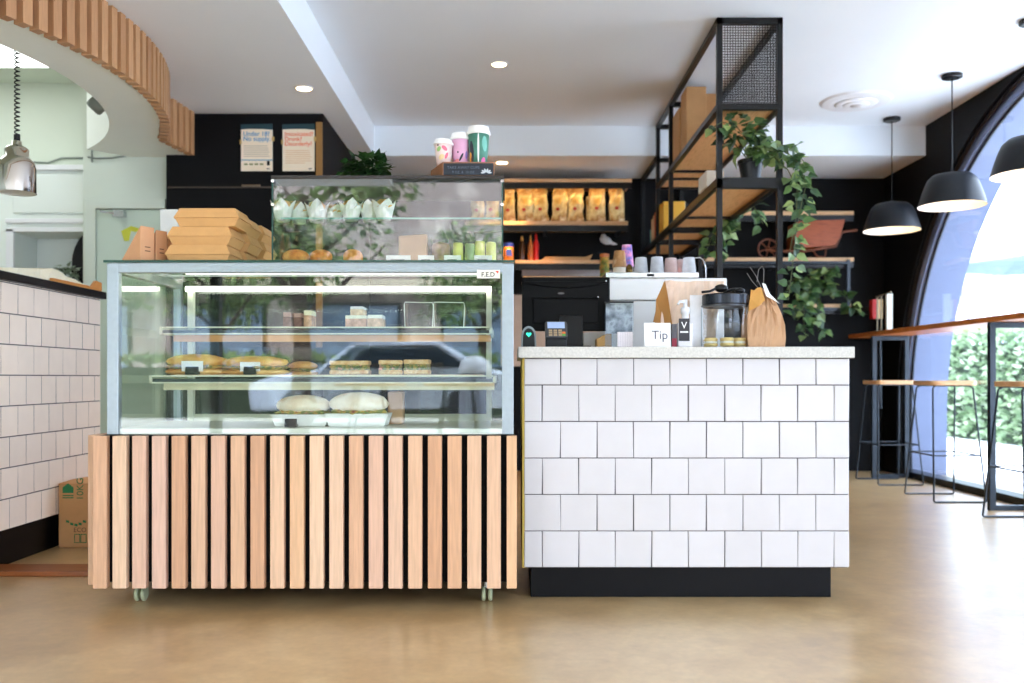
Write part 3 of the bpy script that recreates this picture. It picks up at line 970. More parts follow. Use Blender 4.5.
# bag, jar and tins seen through the cabinet
a, b = at(400, 234, 3.5), at(427, 259, 3.5)
m = MB().prism([(a.x, zt + .002), (b.x, zt + .002), (b.x + .002, a.z - .004), (a.x - .002, a.z - .012)], 'y', 3.47, 3.53)
tag(m.build('paper_packet', M_KRAFTB, bevel=.004), 'square brown paper packet inside the glass cabinet', 'packet')
x = at(441, 0, 3.52).x
t = thing('snack_jar', 'glass jar of brown snacks between the packet and yellow tins', 'jar', (x, 3.52, zt))
MB().lathe([(.030, zt + .001), (.036, zt + .006), (.036, zt + .1), (.03, zt + .11)], (x, 3.52, 0), 20).build('jar_body', mat('brown_snacks', (150, 112, 78), 0.35, var=.3, scale=60), t, smooth=True)
MB().lathe([(.032, zt + .11), (.032, zt + .124)], (x, 3.52, 0), 20).build('lid', M_BLACKP, t)
for px, h, lb in ((458, .112, 'yellow tin beside the brown snack jar'), (470, .108, 'pale green tin between yellow ones'), (480, .118, 'taller yellow tin beside the pale green one'), (491, .114, 'yellow tin against the cabinet\'s bare glass end')):
    x = at(px, 0, 3.5).x; r = .0195
    t = thing('drink_tin', lb, 'tin', (x, 3.5, zt), 'small tins in the glass cabinet')
    mt = mat('green_tin', (170, 190, 140), .35) if px == 470 else mat('yellow_tin', (232, 224, 120), .35, var=.15, scale=40)
    MB().lathe([(r * .9, zt + .001), (r, zt + .004), (r, zt + h - .006), (r * .85, zt + h - .002)], (x, 3.5, 0), 16).build('tin_body', mt, t, smooth=True)
    MB().lathe([(r * .85, zt + h - .002), (r * .9, zt + h)], (x, 3.5, 0), 16).build('rim', M_STEEL, t)

# ------------------------------------------------------------------ card boxes on the case
def clamshell(x, y, z, label, w_=.245, d=.17, h=.066):
    t = thing('burger_box', label, 'takeaway box', (x, y, z), 'stacked kraft takeaway boxes')
    m = MB()
    def fr(z0, z1, i0, i1, m):
        a = [(x - w_ / 2 + i0, y - d / 2 + i0 * .6, z0), (x + w_ / 2 - i0, y - d / 2 + i0 * .6, z0), (x + w_ / 2 - i0, y + d / 2 - i0 * .6, z0), (x - w_ / 2 + i0, y + d / 2 - i0 * .6, z0)]
        b_ = [(x - w_ / 2 + i1, y - d / 2 + i1 * .6, z1), (x + w_ / 2 - i1, y - d / 2 + i1 * .6, z1), (x + w_ / 2 - i1, y + d / 2 - i1 * .6, z1), (x - w_ / 2 + i1, y + d / 2 - i1 * .6, z1)]
        m.add(a + b_, [(0, 3, 2, 1), (4, 5, 6, 7), (0, 1, 5, 4), (1, 2, 6, 5), (2, 3, 7, 6), (3, 0, 4, 7)])
    fr(z + .0005, z + h * .45, .018, .004, m)
    m.build('tray', M_KRAFT, t)
    m2 = MB()
    fr(z + h * .46, z + h - .0005, .0, .018, m2)
    m2.build('lid', M_KRAFT, t)
    for sx in (-1, 1):
        c = MB(); c.box(x + sx * (w_ / 2 - .006) - .004, x + sx * (w_ / 2 - .006) + .004, y - d / 2 + .004, y - d / 2 + .03, z + h * .40, z + h * .52)
        c.build('tab', M_KRAFT, t)
H = .066
spots_ = [(-1.125, 3.32, 0, 'kraft takeaway box at the bottom of the front stack'), (-1.120, 3.325, 1, 'kraft takeaway box in the middle of the front stack'), (-1.095, 3.325, 2, 'kraft takeaway box topping the front stack'),
          (-1.105, 3.50, 0, 'kraft takeaway box at the bottom of the second stack back'), (-1.095, 3.505, 1, 'kraft takeaway box in the middle of the second stack back'), (-1.100, 3.51, 2, 'kraft takeaway box topping the second stack back'),
          (-1.095, 3.685, 0, 'kraft takeaway box at the bottom of the rearmost stack'), (-1.085, 3.69, 1, 'kraft takeaway box in the middle of the rearmost stack'), (-1.092, 3.69, 2, 'kraft takeaway box topping the rearmost stack')]
for x, y, k, lb in spots_:
    clamshell(x, y, zt + .0005 + k * H, lb, w_=.235 if y < 3.4 else .215)
def wedge(px, Y, hgt, L, th, rot, label):
    p = at(px, 0, Y)
    t = thing('sandwich_wedge_box', label, 'takeaway box', (p.x, Y, zt), 'upright sandwich wedge boxes')
    M = Matrix.Translation((p.x, Y, zt + .0005)) @ Matrix.Rotation(rot, 4, 'Z')
    MB().prism([(-L, 0), (0, 0), (0, hgt)], 'y', 0, th, M).build('wedge_body', mat('pink_kraft_card', (214, 160, 116), .7, var=.04, scale=20), t, bevel=.001)
    l = MB()
    for z in (.042, .056):
        l.box(0.0012, 0.0016, th * .3, th * .7, z, z + .004, M)
    l.build('printed_text', mat('brown_print', (120, 84, 54), .6), t)
    return t
wd = Vector((math.sin(math.radians(30)), math.cos(math.radians(30)), 0))
p0 = at(140.5, 0, 3.23)
for dist, hgt, L, th, lb in ((0, .132, .117, .058, 'kraft wedge box with its sloping side turned out, first from the case corner'), (.066, .126, .11, .048, 'kraft wedge box standing second from the case corner'),
                             (.119, .116, .10, .026, 'kraft wedge box squeezed against the big takeaway boxes')):
    q = p0 + wd * dist
    wedge(512 + q.x * F / q.y, q.y, hgt, L, th, math.radians(-30), lb)
o = MB().box(at(163.5, 0, 3.78).x, at(181, 0, 3.78).x, 3.74, 3.80, zt + .0005, zt + .285).build('paper_carton', mat('pale_carton', (222, 226, 224), .6), bevel=.003); o.location.z = zt + .001
tag(o, 'tall pale carton standing behind the takeaway boxes', 'carton')

# ------------------------------------------------------------------ on the cabinet lid: chalk box, cups, plant
bx0, bx1 = at(442.5, 0, 3.26).x, at(494.5, 0, 3.26).x
cb = thing('chalkboard_box', 'low wooden box with a small blackboard front on the cabinet lid', 'box', ((bx0 + bx1) / 2, 3.38, zu))
MB().prism([(bx0, 3.262), (bx1, 3.262), (bx1 - .015, 3.45), (bx0 - .055, 3.40)], 'z', zu + .0005, zu + .052).build('wooden_box', mat('walnut_box', (146, 98, 66), .5, var=.15, scale=14), cb, bevel=.002)
bdm = MB().box(bx0 + .004, bx1 - .004, 3.258, 3.2618, zu + .004, zu + .046).build('blackboard', mat('slate', (30, 36, 44), .7, var=.15, scale=30), cb)
M_CHALK = mat('chalk', (190, 196, 200), .9)
lettering('TAKE AWAY CUPS', (bx0 + .075, 3.2575, zu + .026), .014, mat('faint_chalk', (96, 104, 116), .9), bdm)
lettering('9 OZ  &  12 OZ', (bx0 + .075, 3.2575, zu + .010), .012, MATS['faint_chalk'], bdm)
fl = MB()
for k in range(6):
    a = k * PI / 5
    fl.blob((bx1 - .030 + .012 * math.cos(a), 3.2575, zu + .012 + .008 * math.sin(a)), .008, .0008, .0035, 8, 4, 0, Matrix.Rotation(-a, 4, 'Y'))
fl.build('chalk_leaf_drawing', M_CHALK, bdm)
def cup(px, pyb, pyt, Y, z0, r, m_body, label, marks):
    x = at(px, 0, Y).x
    h = at(0, pyt, Y).z - z0
    t = thing('takeaway_cup', label, 'paper cup', (x, Y, z0), 'printed takeaway cups')
    bdy = MB().lathe([(r * .74, z0 + .0008), (r * .96, z0 + h * .84)], (x, Y, 0), 28).build('cup_body', m_body, t, smooth=True)
    for p in bdy.data.polygons:
        if len(p.vertices) > 4: p.use_smooth = False
    MB().lathe([(r * 1.04, z0 + h * .80), (r * 1.07, z0 + h * .83), (r * 1.03, z0 + h * .88), (r * .95, z0 + h * .9), (r * .92, z0 + h * .985), (r * .86, z0 + h), (r * .8, z0 + h * .965), (0, z0 + h * .96)], (x, Y, 0), 28).build('cup_lid', M_WRAP, t, smooth=True)
    for (ang, zz, rw, rh, mt, tl) in marks:
        # small printed patches that follow the cup wall
        q = MB(); n = 10
        vs = [None] * (n + 1)
        def onw(a_, f_):
            rr = r * (.74 + .22 * f_ / .84) + .0006
            return (x + rr * math.sin(a_), Y - rr * math.cos(a_), z0 + h * f_)
        pts_ = []
        for k in range(n):
            a_ = 2 * PI * k / n
            u = rw * math.cos(a_) ; v = rh * math.sin(a_)
            uu = u * math.cos(tl) - v * math.sin(tl) * 2; vv = u * math.sin(tl) * .5 + v * math.cos(tl)
            pts_.append(onw(ang + uu, zz + vv))
        q.add(pts_ + [onw(ang, zz)], [(k, (k + 1) % n, n) for k in range(n)])
        q.build('print_patch', mt, t)
zc = zu + .0525
mm_ = lambda n_, c_: mat(n_, c_, .5, var=.05)
cup(443.5, 0, 140, 3.34, zc, .035, mat('floral_cup', (238, 214, 206), .5, var=.1, scale=60), 'short cream cup with pink and green floral print, smallest of three',
    [(-.5, .6, .3, .09, mm_('print_green', (150, 190, 110)), .3), (.2, .62, .35, .08, mm_('print_pink', (232, 110, 130)), -.4), (.45, .35, .3, .08, MATS['print_pink'], .8), (-.2, .3, .4, .1, mm_('print_yellow', (236, 206, 150)), .2), (-.6, .74, .14, .03, mm_('print_dark', (60, 52, 56)), 0)])
cup(460.5, 0, 134, 3.37, zc, .037, mat('pink_cup', (222, 168, 196), .5, var=.06, scale=40), 'pink cup with a dark bird print in the middle of three',
    [(.15, .28, .35, .05, mm_('print_black', (40, 40, 46)), .7), (-.25, .42, .1, .03, MATS['print_black'], 0), (-.5, .15, .4, .07, mm_('print_rose', (226, 130, 130)), .2), (.85, .35, .2, .12, mm_('print_violet', (150, 120, 180)), 0)])
cup(478.5, 0, 127.5, 3.36, zc, .042, mat('green_cup', (70, 130, 108), .5, var=.15, scale=40), 'tall green cup with a toucan print and white stripe, largest of three',
    [(.02, .42, .1, .4, mm_('print_white', (236, 234, 228)), 0), (-.75, .35, .28, .28, mm_('print_navy', (36, 44, 56)), 0), (-.95, .2, .25, .16, mm_('print_orange', (236, 160, 50)), .3), (.6, .12, .28, .1, mm_('print_magenta', (216, 90, 150)), .4), (.7, .55, .3, .2, mm_('print_aqua', (110, 178, 160)), .4)])

def leafcloud(m, c, rx, ry, rz, n, L, W, rnd, down=.1):
    for _ in range(n):
        v = Vector((rnd.gauss(0, 1), rnd.gauss(0, 1), rnd.gauss(0, 1))).normalized() * rnd.random() ** .5
        p = Vector(c) + Vector((v.x * rx, v.y * ry, v.z * rz))
        d = Vector((v.x + rnd.uniform(-.6, .6), v.y + rnd.uniform(-.6, .6), v.z * .6 - down + rnd.uniform(-.4, .4)))
        m.leaf(p, d, (rnd.uniform(-.5, .5), rnd.uniform(-.5, .5), 1), L * rnd.uniform(.7, 1.2), W * rnd.uniform(.7, 1.2))
rnd = random.Random(11)
x = at(367, 0, 3.55).x
t = thing('potted_plant', 'dark leafy bush plant in a white pot on the cabinet lid', 'plant', (x, 3.55, zu))
MB().lathe([(.035, zu + .0005), (.048, zu + .035)], (x, 3.55, 0), 20).build('pot', M_WHITE, t)
m = MB(); leafcloud(m, (x, 3.55, zu + .085), .095, .07, .06, 200, .045, .03, rnd)
m.build('foliage', M_LEAFD, t)

# ------------------------------------------------------------------ on the service counter
ZT = 0.912
# POS monitor seen from behind
a, b = at(522, 277, 3.55), at(610, 331, 3.55)
pos = thing('till_monitor', 'black till monitor seen from behind on the stone counter', 'monitor', ((a.x + b.x) / 2, 3.55, ZT))
zt_, zb_ = a.z, b.z
MB().box(a.x, b.x, 3.55, 3.575, zb_, zt_).build('screen_housing', mat('grey_black_plastic', (6, 6, 6), .45, spec=.1), pos, bevel=.006, seg=3)
xm2 = (a.x + b.x) / 2
m = MB()
n = 14
for i in range(n):
    t0, t1 = i / n, (i + 1) / n
    f0, f1 = 4 * (t0 - .5) ** 2, 4 * (t1 - .5) ** 2
    xa, xb_ = a.x + .01 + (b.x - a.x - .02) * t0, a.x + .01 + (b.x - a.x - .02) * t1
    m.prism([(xa, zt_ - .018 - .0 * f0), (xa, zt_ - .043 + .02 * f0), (xb_, zt_ - .043 + .02 * f1), (xb_, zt_ - .018)], 'y', 3.540, 3.5505)
m.box(a.x + .045, b.x - .045, 3.538, 3.551, zb_ + .03, zb_ + .125)
m.box(a.x + .04, b.x - .04, 3.536, 3.551, zb_ + .125, zb_ + .131)
m.build('back_cover', mat('grey_black_plastic', (6, 6, 6), .45, spec=.1), pos, bevel=.002)
m = MB(); m.blob((xm2 - .02, 3.5385, zt_ - .065), .014, .0008, .004, 12, 5)
m.build('maker_mark', mat('grey_mark', (110, 106, 104), .5), pos)
m = MB()
for px, py in ((606, 281), (598, 297)):
    m.blob(at(px, py, 3.537), .0035, .002, .0035, 8, 5)
m.build('screw', M_STEEL, pos)
sx0, sx1 = at(559, 0, 3.56).x, at(582, 0, 3.56).x
m = MB()
m.prism([(3.50, ZT + .012), (3.64, ZT + .012), (3.62, ZT + .03), (3.565, zb_ + .06), (3.53, zb_ + .06)], 'x', sx0, sx1)
m.box(sx0 - .05, sx1 + .03, 3.48, 3.68, ZT + .0005, ZT + .012)
m.build('stand', M_BLACKP, pos, bevel=.003)
# payment terminal
a, b = at(545, 324, 3.40), at(567, 347, 3.40)
ex, ew = (a.x + b.x) / 2, (b.x - a.x)
et = thing('payment_terminal', 'dark card payment terminal on a cradle before the till monitor', 'payment terminal', (ex, 3.40, ZT))
Mt = Matrix.Translation((ex, 3.40, ZT + .036)) @ Matrix.Rotation(math.radians(-52), 4, 'X')
MB().box(-ew / 2 + .002, ew / 2 - .002, 3.375 - 3.40, .035, -.035, -.001, Matrix.Translation((ex, 3.40, ZT + .0358))).build('cradle', M_BLACKP, et, bevel=.004)
Mt = Matrix.Translation((ex, 3.395, ZT + .062)) @ Matrix.Rotation(math.radians(52), 4, 'X')
MB().box(-ew / 2, ew / 2, -.036, .042, -.012, .012, Mt).build('terminal_body', mat('graphite_plastic', (62, 62, 66), .35), et, bevel=.005, seg=3)
MB().box(-ew / 2 + .009, ew / 2 - .009, .006, .036, .0122, .0135, Mt).build('screen', mat('terminal_screen', (150, 168, 200), .2, emit=(150, 170, 205), estr=.25), et)
m = MB()
for i in range(3):
    for j in range(3):
        m.box(-.028 + i * .018, -.015 + i * .018, -.032 + j * .011, -.024 + j * .011, .0122, .0145, Mt)
m.build('keypad', mat('tan_keys', (176, 150, 116), .4), et)
for j, c in enumerate(((90, 170, 70), (236, 120, 40))):
    MB().box(.022, .034, -.032 + j * .011, -.024 + j * .011, .0122, .0146, Mt).build('colour_key', mat('key_%d' % j, c, .4), et)
# contactless reader
a, b = at(521, 326, 3.42), at(536.5, 347, 3.42)
rx, rw, rh = (a.x + b.x) / 2, (b.x - a.x) / 2, a.z - ZT
rd = thing('contactless_reader', 'grey domed contactless reader with a glowing green heart symbol', 'card reader', (rx, 3.42, ZT))
out = [(rx - rw, ZT + .0006), (rx + rw, ZT + .0006), (rx + rw * .95, ZT + rh * .55)] + [(rx + rw * .95 * math.cos(t), ZT + rh * .55 + rh * .45 * math.sin(t)) for t in [PI * i / 12 for i in range(1, 12)]] + [(rx - rw * .95, ZT + rh * .55)]
MB().prism(out, 'y', 3.42, 3.46).build('reader_body', mat('grey_plastic', (140, 148, 150), .35), rd, bevel=.002)
inn = [(rx + (p[0] - rx) * .78, ZT + (p[1] - ZT) * .9) for p in out]
MB().prism(inn, 'y', 3.417, 3.4205).build('face_plate', M_BLACKP, rd)
hp = []
for i in range(24):
    t = 2 * PI * i / 24
    hp.append((rx + .00062 * 16 * math.sin(t) ** 3, ZT + rh * .62 + .00062 * (13 * math.cos(t) - 5 * math.cos(2 * t) - 2 * math.cos(3 * t) - math.cos(4 * t))))
MB().prism(hp, 'y', 3.4155, 3.4171).build('heart_symbol', lamp_mat('green_glow', (60, 230, 180), 1.6), rd)
# acrylic menu holder with docket pad, small ply box
a, b = at(605, 303, 3.50), at(633.5, 347, 3.50)
ah = thing('acrylic_holder', 'clear acrylic holder with a blurry grey photo print beside the till', 'sign holder', ((a.x + b.x) / 2, 3.5, ZT))
MB().box(a.x, b.x, 3.50, 3.504, ZT + .0006, a.z).build('acrylic_sheet', M_GLASSC, ah)
MB().box(a.x, b.x, 3.498, 3.508, a.z, a.z + .006).build('top_clip', M_BLACKP, ah)
MB().box(a.x + .004, b.x - .004, 3.505, 3.507, ZT + .06, a.z - .002).build('photo_print', ramp_mat('grey_photo', [(80, 82, 84), (150, 150, 150), (206, 206, 206), (110, 110, 108)], .5, scale=22, island=False), ah)
o = MB().box(at(617.5, 0, 3.44).x, at(633, 0, 3.44).x, 3.44, 3.452, ZT + .0006, at(0, 332, 3.44).z)
mt, nt_, b_ = nodes_of('ruled_docket')
br = nt_.nodes.new('ShaderNodeTexBrick'); br.inputs['Scale'].default_value = 55; br.inputs['Color1'].default_value = lin((240, 232, 232)); br.inputs['Color2'].default_value = lin((236, 228, 230)); br.inputs['Mortar'].default_value = lin((206, 196, 198)); br.inputs['Mortar Size'].default_value = .04; br.offset = 0
tcn = nt_.nodes.new('ShaderNodeTexCoord'); mpn = nt_.nodes.new('ShaderNodeMapping'); mpn.inputs['Rotation'].default_value = (PI / 2, 0, 0)
nt_.links.new(tcn.outputs['Object'], mpn.inputs['Vector']); nt_.links.new(mpn.outputs['Vector'], br.inputs['Vector']); nt_.links.new(br.outputs['Color'], b_.inputs['Base Color'])
tag(o.build('docket_pad', mt), 'small ruled white docket pad leaning by the acrylic holder', 'notepad')
m = MB()
x0_, x1_ = at(597, 0, 3.52).x, at(612, 0, 3.52).x
m.prism([(x0_, ZT + .0006), (x1_, ZT + .0006), (x1_, ZT + .072), (x0_, ZT + .040)], 'y', 3.53, 3.60)
tag(m.build('plywood_rack', mat('amber_ply', (190, 144, 76), .5, var=.12, scale=12), bevel=.001), 'small slope-topped plywood rack between till and acrylic holder', 'rack')
a, b = at(582, 334, 3.60), at(605, 339, 3.62)
m = MB(); m.prism([(at(584, 0, 3.62).x, ZT + .0006), (at(600, 0, 3.62).x, ZT + .0006), (at(606, 0, 3.62).x, ZT + .075), (at(584, 0, 3.62).x, ZT + .070)], 'y', 3.62, 3.7)
tag(m.build('paper_stack', M_PAPER, bevel=.002), 'white stack of papers behind the plywood rack', 'papers')

# tip card
a, b = at(644.5, 323, 3.36), at(671, 347, 3.36)
tp = thing('tip_card', 'white folded card reading Tip before the kraft paper bag', 'card', ((a.x + b.x) / 2, 3.36, ZT))
MB().prism([(3.36, ZT + .0006), (3.361, ZT + .0006), (3.372, a.z), (3.384, ZT + .0006), (3.385, ZT + .0006), (3.3725, a.z + .001), (3.371, a.z + .001)], 'x', a.x, b.x).build('folded_card', M_PAPER, tp)
lettering('Tip', (at(660, 0, 3.36).x, 3.3635, at(0, 339, 3.36).z), .046, mat('pencil_grey', (86, 84, 92), .7), tp, rot=(PI / 2 + math.radians(-7), 0, 0))
# small dark booklet with red corner
a, b = at(671.8, 324, 3.40), at(677, 347, 3.40)
bk = thing('small_booklet', 'narrow dark booklet with red lower half beside the tip card', 'booklet', ((a.x + b.x) / 2, 3.4, ZT))
MB().box(a.x, b.x, 3.40, 3.43, ZT + .0006, a.z).build('booklet_cover', mat('grey_print', (84, 82, 86), .5, var=.3, scale=80), bk, bevel=.001)
MB().box(a.x + .001, b.x - .001, 3.399, 3.4, ZT + .004, ZT + .037).build('red_print', mat('dark_red_print', (150, 24, 50), .5), bk)
# V bottle
x = at(684.5, 0, 3.42).x
r = .029
bo = thing('pump_bottle', 'clear square bottle with a black label marked V beside the tip card', 'bottle', (x, 3.42, ZT))
MB().box(x - r, x + r, 3.40, 3.45, ZT + .0006, ZT + .095).build('bottle_body', mat('milky_plastic', (226, 222, 222), .25), bo, bevel=.006, seg=3)
MB().lathe([(.018, ZT + .095), (.013, ZT + .108), (.013, ZT + .13), (.017, ZT + .132), (.017, ZT + .155), (.008, ZT + .157), (.008, ZT + .185), (0, ZT + .186)], (x + .004, 3.425, 0), 20).build('pump', M_WHITE, bo, smooth=True)
sp_ = MB(); sp_.tube([(x + .004, 3.425, ZT + .178), (x - .02, 3.415, ZT + .176), (x - .026, 3.412, ZT + .165)], .005, 8)
sp_.build('nozzle', M_WHITE, bo)
lb = MB().box(at(678.8, 0, 3.4).x, at(689.5, 0, 3.4).x, 3.3975, 3.3998, at(0, 341, 3.4).z, at(0, 318.5, 3.4).z).build('label', mat('label_black', (40, 38, 42), .5), bo)
lettering('V', (at(684, 0, 3.4).x, 3.397, at(0, 328.5, 3.4).z), .036, M_PAPER, lb)
MB().box(at(680, 0, 3.4).x, at(688, 0, 3.4).x, 3.3965, 3.3975, at(0, 332.8, 3.4).z, at(0, 331.2, 3.4).z).build('lettering', M_PAPER, lb)
# clear sign holder behind
a, b = at(690, 295, 3.47), at(703, 347, 3.47)
m = MB().box(a.x, b.x, 3.47, 3.475, ZT + .0006, a.z)
tag(m.build('menu_leaflet', mat('pale_leaflet', (228, 226, 226), .4, var=.05, scale=60), bevel=.001), 'upright pale leaflet between the V bottle and the cookie jar', 'leaflet')
# cookie jar
YJ = 3.40
a, b = at(701, 0, YJ + .06).x, at(747.5, 0, YJ + .06).x
jx, jr = (a + b) / 2, (b - a) / 2
jz = at(0, 303, YJ).z
cj = thing('cookie_jar', 'big clear glass jar with a black lid holding sandwich cookies', 'jar', (jx, YJ + .05, ZT))
MB().shell([(0.001, ZT + .001), (jr * .93, ZT + .001), (jr, ZT + .008), (jr, jz - .02), (jr * .96, jz - .008), (jr * .9, jz)], (jx, YJ + .06, 0), 48).build('jar_body', M_GLASSC, cj, smooth=True)
MB().lathe([(jr * .97, jz - .004), (jr * .99, jz), (jr * .99, jz + .032), (jr * .95, jz + .037)], (jx + .004, YJ + .06, 0), 48).build('lid', mat('black_tin_lid', (34, 38, 46), .25, metal=.4), cj, bevel=.002)
ring = MB(); ring.lathe([(jr * .92, jz - .012), (jr * .98, jz - .010), (jr * .98, jz - .005), (jr * .92, jz - .004)], (jx, YJ + .06, 0), 48)
ring.build('seal_ring', mat('dark_wire', (70, 70, 72), .3, metal=.5), cj)
e = MB()
for px in (701.5, 746.8):
    xx = at(px, 0, YJ + .06).x
    e.tube([(xx, YJ + .06, ZT + .003), (xx, YJ + .06, jz - .02)], .0014, 6)
e.build('glass_edge', mat('jar_edge', (160, 170, 176), .1), cj)
def sandwich_cookie(x, y, z, lb):
    t = thing('sandwich_cookie', lb, 'cookie', (x, y, z), 'sandwich cookies in the glass jar')
    r = .026
    MB().lathe([(r * .8, z), (r, z + .004), (r, z + .010), (r * .96, z + .013)], (x, y, 0), 20).build('biscuit', mat('yellow_biscuit', (246, 214, 134), .7, var=.08, scale=60), t, smooth=True)
    MB().lathe([(r * .9, z + .013), (r * .92, z + .021)], (x, y, 0), 20).build('cream', mat('white_cream', (250, 244, 226), .6), t)
    MB().lathe([(r * .96, z + .021), (r, z + .024), (r, z + .030), (r * .8, z + .034)], (x, y, 0), 20).build('biscuit', MATS['yellow_biscuit'], t, smooth=True)
for i, (dx, dy, lb) in enumerate(((-.055, -.015, 'sandwich cookie nearest the V bottle'), (0, -.045, 'sandwich cookie in the middle of the jar'), (.055, -.012, 'sandwich cookie nearest the folded kraft bag'))):
    sandwich_cookie(jx + dx, YJ + .06 + dy, ZT + .0065, lb)
# tongs on the lid
lz = jz + .0375
t = thing('serving_tongs', 'pair of black plastic tongs lying on the cookie jar lid', 'tongs', (jx, YJ + .06, lz))
m = MB()
m.tube([(at(703.5, 0, YJ).x, YJ + .03, lz + .006), (at(712, 0, YJ).x, YJ + .035, lz + .010), (at(719, 0, YJ).x, YJ + .04, lz + .022), (at(724, 0, YJ).x, YJ + .045, lz + .028)], .005, 8)
m.blob((at(724, 0, YJ).x, YJ + .045, lz + .022), .026, .018, .016, 14, 8, .05)
m.build('arm', M_BLACKP, t, smooth=True)
m = MB()
m.tube([(at(727, 0, YJ).x, YJ + .06, lz + .006), (at(736, 0, YJ).x, YJ + .05, lz + .018), (at(744, 0, YJ).x, YJ + .055, lz + .020)], .006, 8)
m.blob((at(743, 0, YJ).x, YJ + .05, lz + .013), .020, .018, .012, 14, 8, .05)
m.build('arm', M_BLACKP, t, smooth=True)

# kraft bags
def paper_bag(name, label, outline, Y, dep, mt, crease=0.012, top_pinch=.25, seed=1):
    """gusseted bag: front outline px list [(xl, xr, py)] from bottom to top, pinched toward the top"""
    rnd = random.Random(seed)
    rows = []
    n = 12
    H_ = len(outline)
    base = None
    for j, (xl, xr, py) in enumerate(outline):
        L, R_ = at(xl, py, Y), at(xr, py, Y)
        z = ZT + .001 if j == 0 else L.z
        f = j / (H_ - 1)
        d = dep * (1 - (1 - top_pinch) * f ** 1.3)
        row = []
        for k in range(n + 1):
            u = k / n
            y = Y + crease * rnd.uniform(-1, 1) * (f + .2) + (dep - d) / 2
            row.append(Vector((L.x + (R_.x - L.x) * u, y, z + (0 if j == 0 else rnd.uniform(-.003, .003)))))
        gus = Vector((R_.x - .02 * f, Y + dep / 2, z))
        row.append(gus)
        for k in range(n, -1, -1):
            u = k / n
            y = Y + (dep + d) / 2 + crease * rnd.uniform(-1, 1) * f
            row.append(Vector((L.x + (R_.x - L.x) * u, y, z)))
        row.append(Vector((L.x + .02 * f, Y + dep / 2, z)))
        rows.append(row)
    m = MB()
    nn = len(rows[0])
    vs = [v for r in rows for v in r]
    fs = []
    for j in range(H_ - 1):
        for k in range(nn):
            k2 = (k + 1) % nn
            fs.append((j * nn + k, j * nn + k2, (j + 1) * nn + k2, (j + 1) * nn + k))
    fs.append(tuple(range(nn)))
    m.add(vs, fs)
    return m
t = thing('kraft_bag', 'tall kraft paper carrier bag standing behind the tip card and V bottle', 'paper bag', (at(690, 0, 3.6).x, 3.62, ZT), 'kraft paper bags')
m = paper_bag('a', '', [(662, 716, 348), (661, 716, 330), (661, 717, 318), (663, 720, 305), (664, 724, 294), (666, 726, 286), (667, 726, 280)], 3.55, .12, None, .008, .35, 4)
m.build('bag_body', mat('pinkish_kraft', (234, 206, 182), .7, var=.1, scale=14, bump=.15, stretch=(4, 1, .6)), t, smooth=False)
m = MB()
m.add([at(661, 347, 3.545), at(655, 323, 3.56), at(656, 300, 3.57), at(665, 280, 3.56), at(668, 296, 3.546), at(672, 323, 3.543), at(672, 347, 3.543)], [tuple(range(7))])
m.add([at(653, 322, 3.60), at(658, 300, 3.61), at(660, 324, 3.60)], [(0, 1, 2)])
m.build('side_gusset', mat('dark_kraft', (176, 122, 60), .75, var=.08, scale=20), t)
t = thing('kraft_bag', 'kraft paper bag with a folded torn top and wire-like handles at the counter end', 'paper bag', (at(768, 0, 3.4).x, 3.46, ZT), 'kraft paper bags')
m = paper_bag('b', '', [(748.5, 785, 348), (748, 786, 338), (748, 785.5, 325), (749, 783, 314), (752, 780, 305), (755, 776, 298), (758, 770, 292), (761, 766, 287)], 3.40, .11, None, .009, .12, 9)
m.build('bag_body', M_KRAFTB, t)
m = MB()
m.add([at(748.5, 311, 3.392), at(750, 298, 3.394), at(751, 289.5, 3.397), at(754, 290.5, 3.394), at(757, 288, 3.396), at(761, 287, 3.398), at(765, 300, 3.386), at(759, 306, 3.380)], [tuple(range(8))])
m.build('folded_flap', mat('amber_kraft', (206, 150, 72), .7, var=.1, scale=20), t)
m = MB()
m.tube([at(747, 273, 3.45), at(752, 281, 3.44), at(759, 289, 3.41)], .0012, 6)
m.tube([at(750, 267, 3.45), at(756, 276, 3.44), at(761, 287, 3.41)], .0012, 6)
m.tube([at(757, 282, 3.43), at(758.5, 270, 3.43), at(762, 266, 3.43), at(764, 270, 3.43), at(763.5, 288, 3.42)], .0012, 6)
m.build('handle', mat('grey_string', (120, 116, 112), .6), t)
m = MB()
m.add([at(762, 283, 3.41), at(765.5, 284, 3.41), at(770, 294, 3.405), at(780, 304, 3.404), at(776, 301, 3.39), at(766, 296, 3.39)], [tuple(range(6))])
m.build('white_lining', M_PAPER, t)

# ------------------------------------------------------------------ coffee machine on the rear bench
MB_ = MB().box(.28, 1.20, 4.02, 4.66, 0.0, .90)
tag(MB_.build('rear_bench', mat('dark_bench', (40, 38, 38), .5), bevel=.004), 'dark bench behind the service counter carrying the coffee machine', 'bench')
YM = 4.10
a, b = at(608, 278, YM), at(727, 0, YM)
cm = thing('coffee_machine', 'white box-bodied coffee machine with a steel cup tray behind the counter', 'coffee machine', ((a.x + b.x) / 2, 4.3, .90))
z313 = at(0, 300, YM).z
MB().box(a.x, b.x, YM, 4.58, z313, a.z).build('upper_body', mat('ivory_enamel_white', (238, 236, 232), .3, var=.01), cm, bevel=.006, seg=3)
MB().box(a.x + .01, b.x - .01, YM + .012, 4.56, .93, z313 - .003).build('lower_body', mat('grey_white_enamel', (222, 222, 220), .35, var=.01), cm, bevel=.004)
m = MB()
for xx in (a.x + .05, b.x - .05):
    for yy in (YM + .06, 4.5):
        m.lathe([(.018, .9005), (.018, .93)], (xx, yy, 0), 12)
m.build('foot', M_STEEL, cm)
m = MB(); zt2 = at(0, 272.5, YM).z
x1t = at(699, 0, YM).x
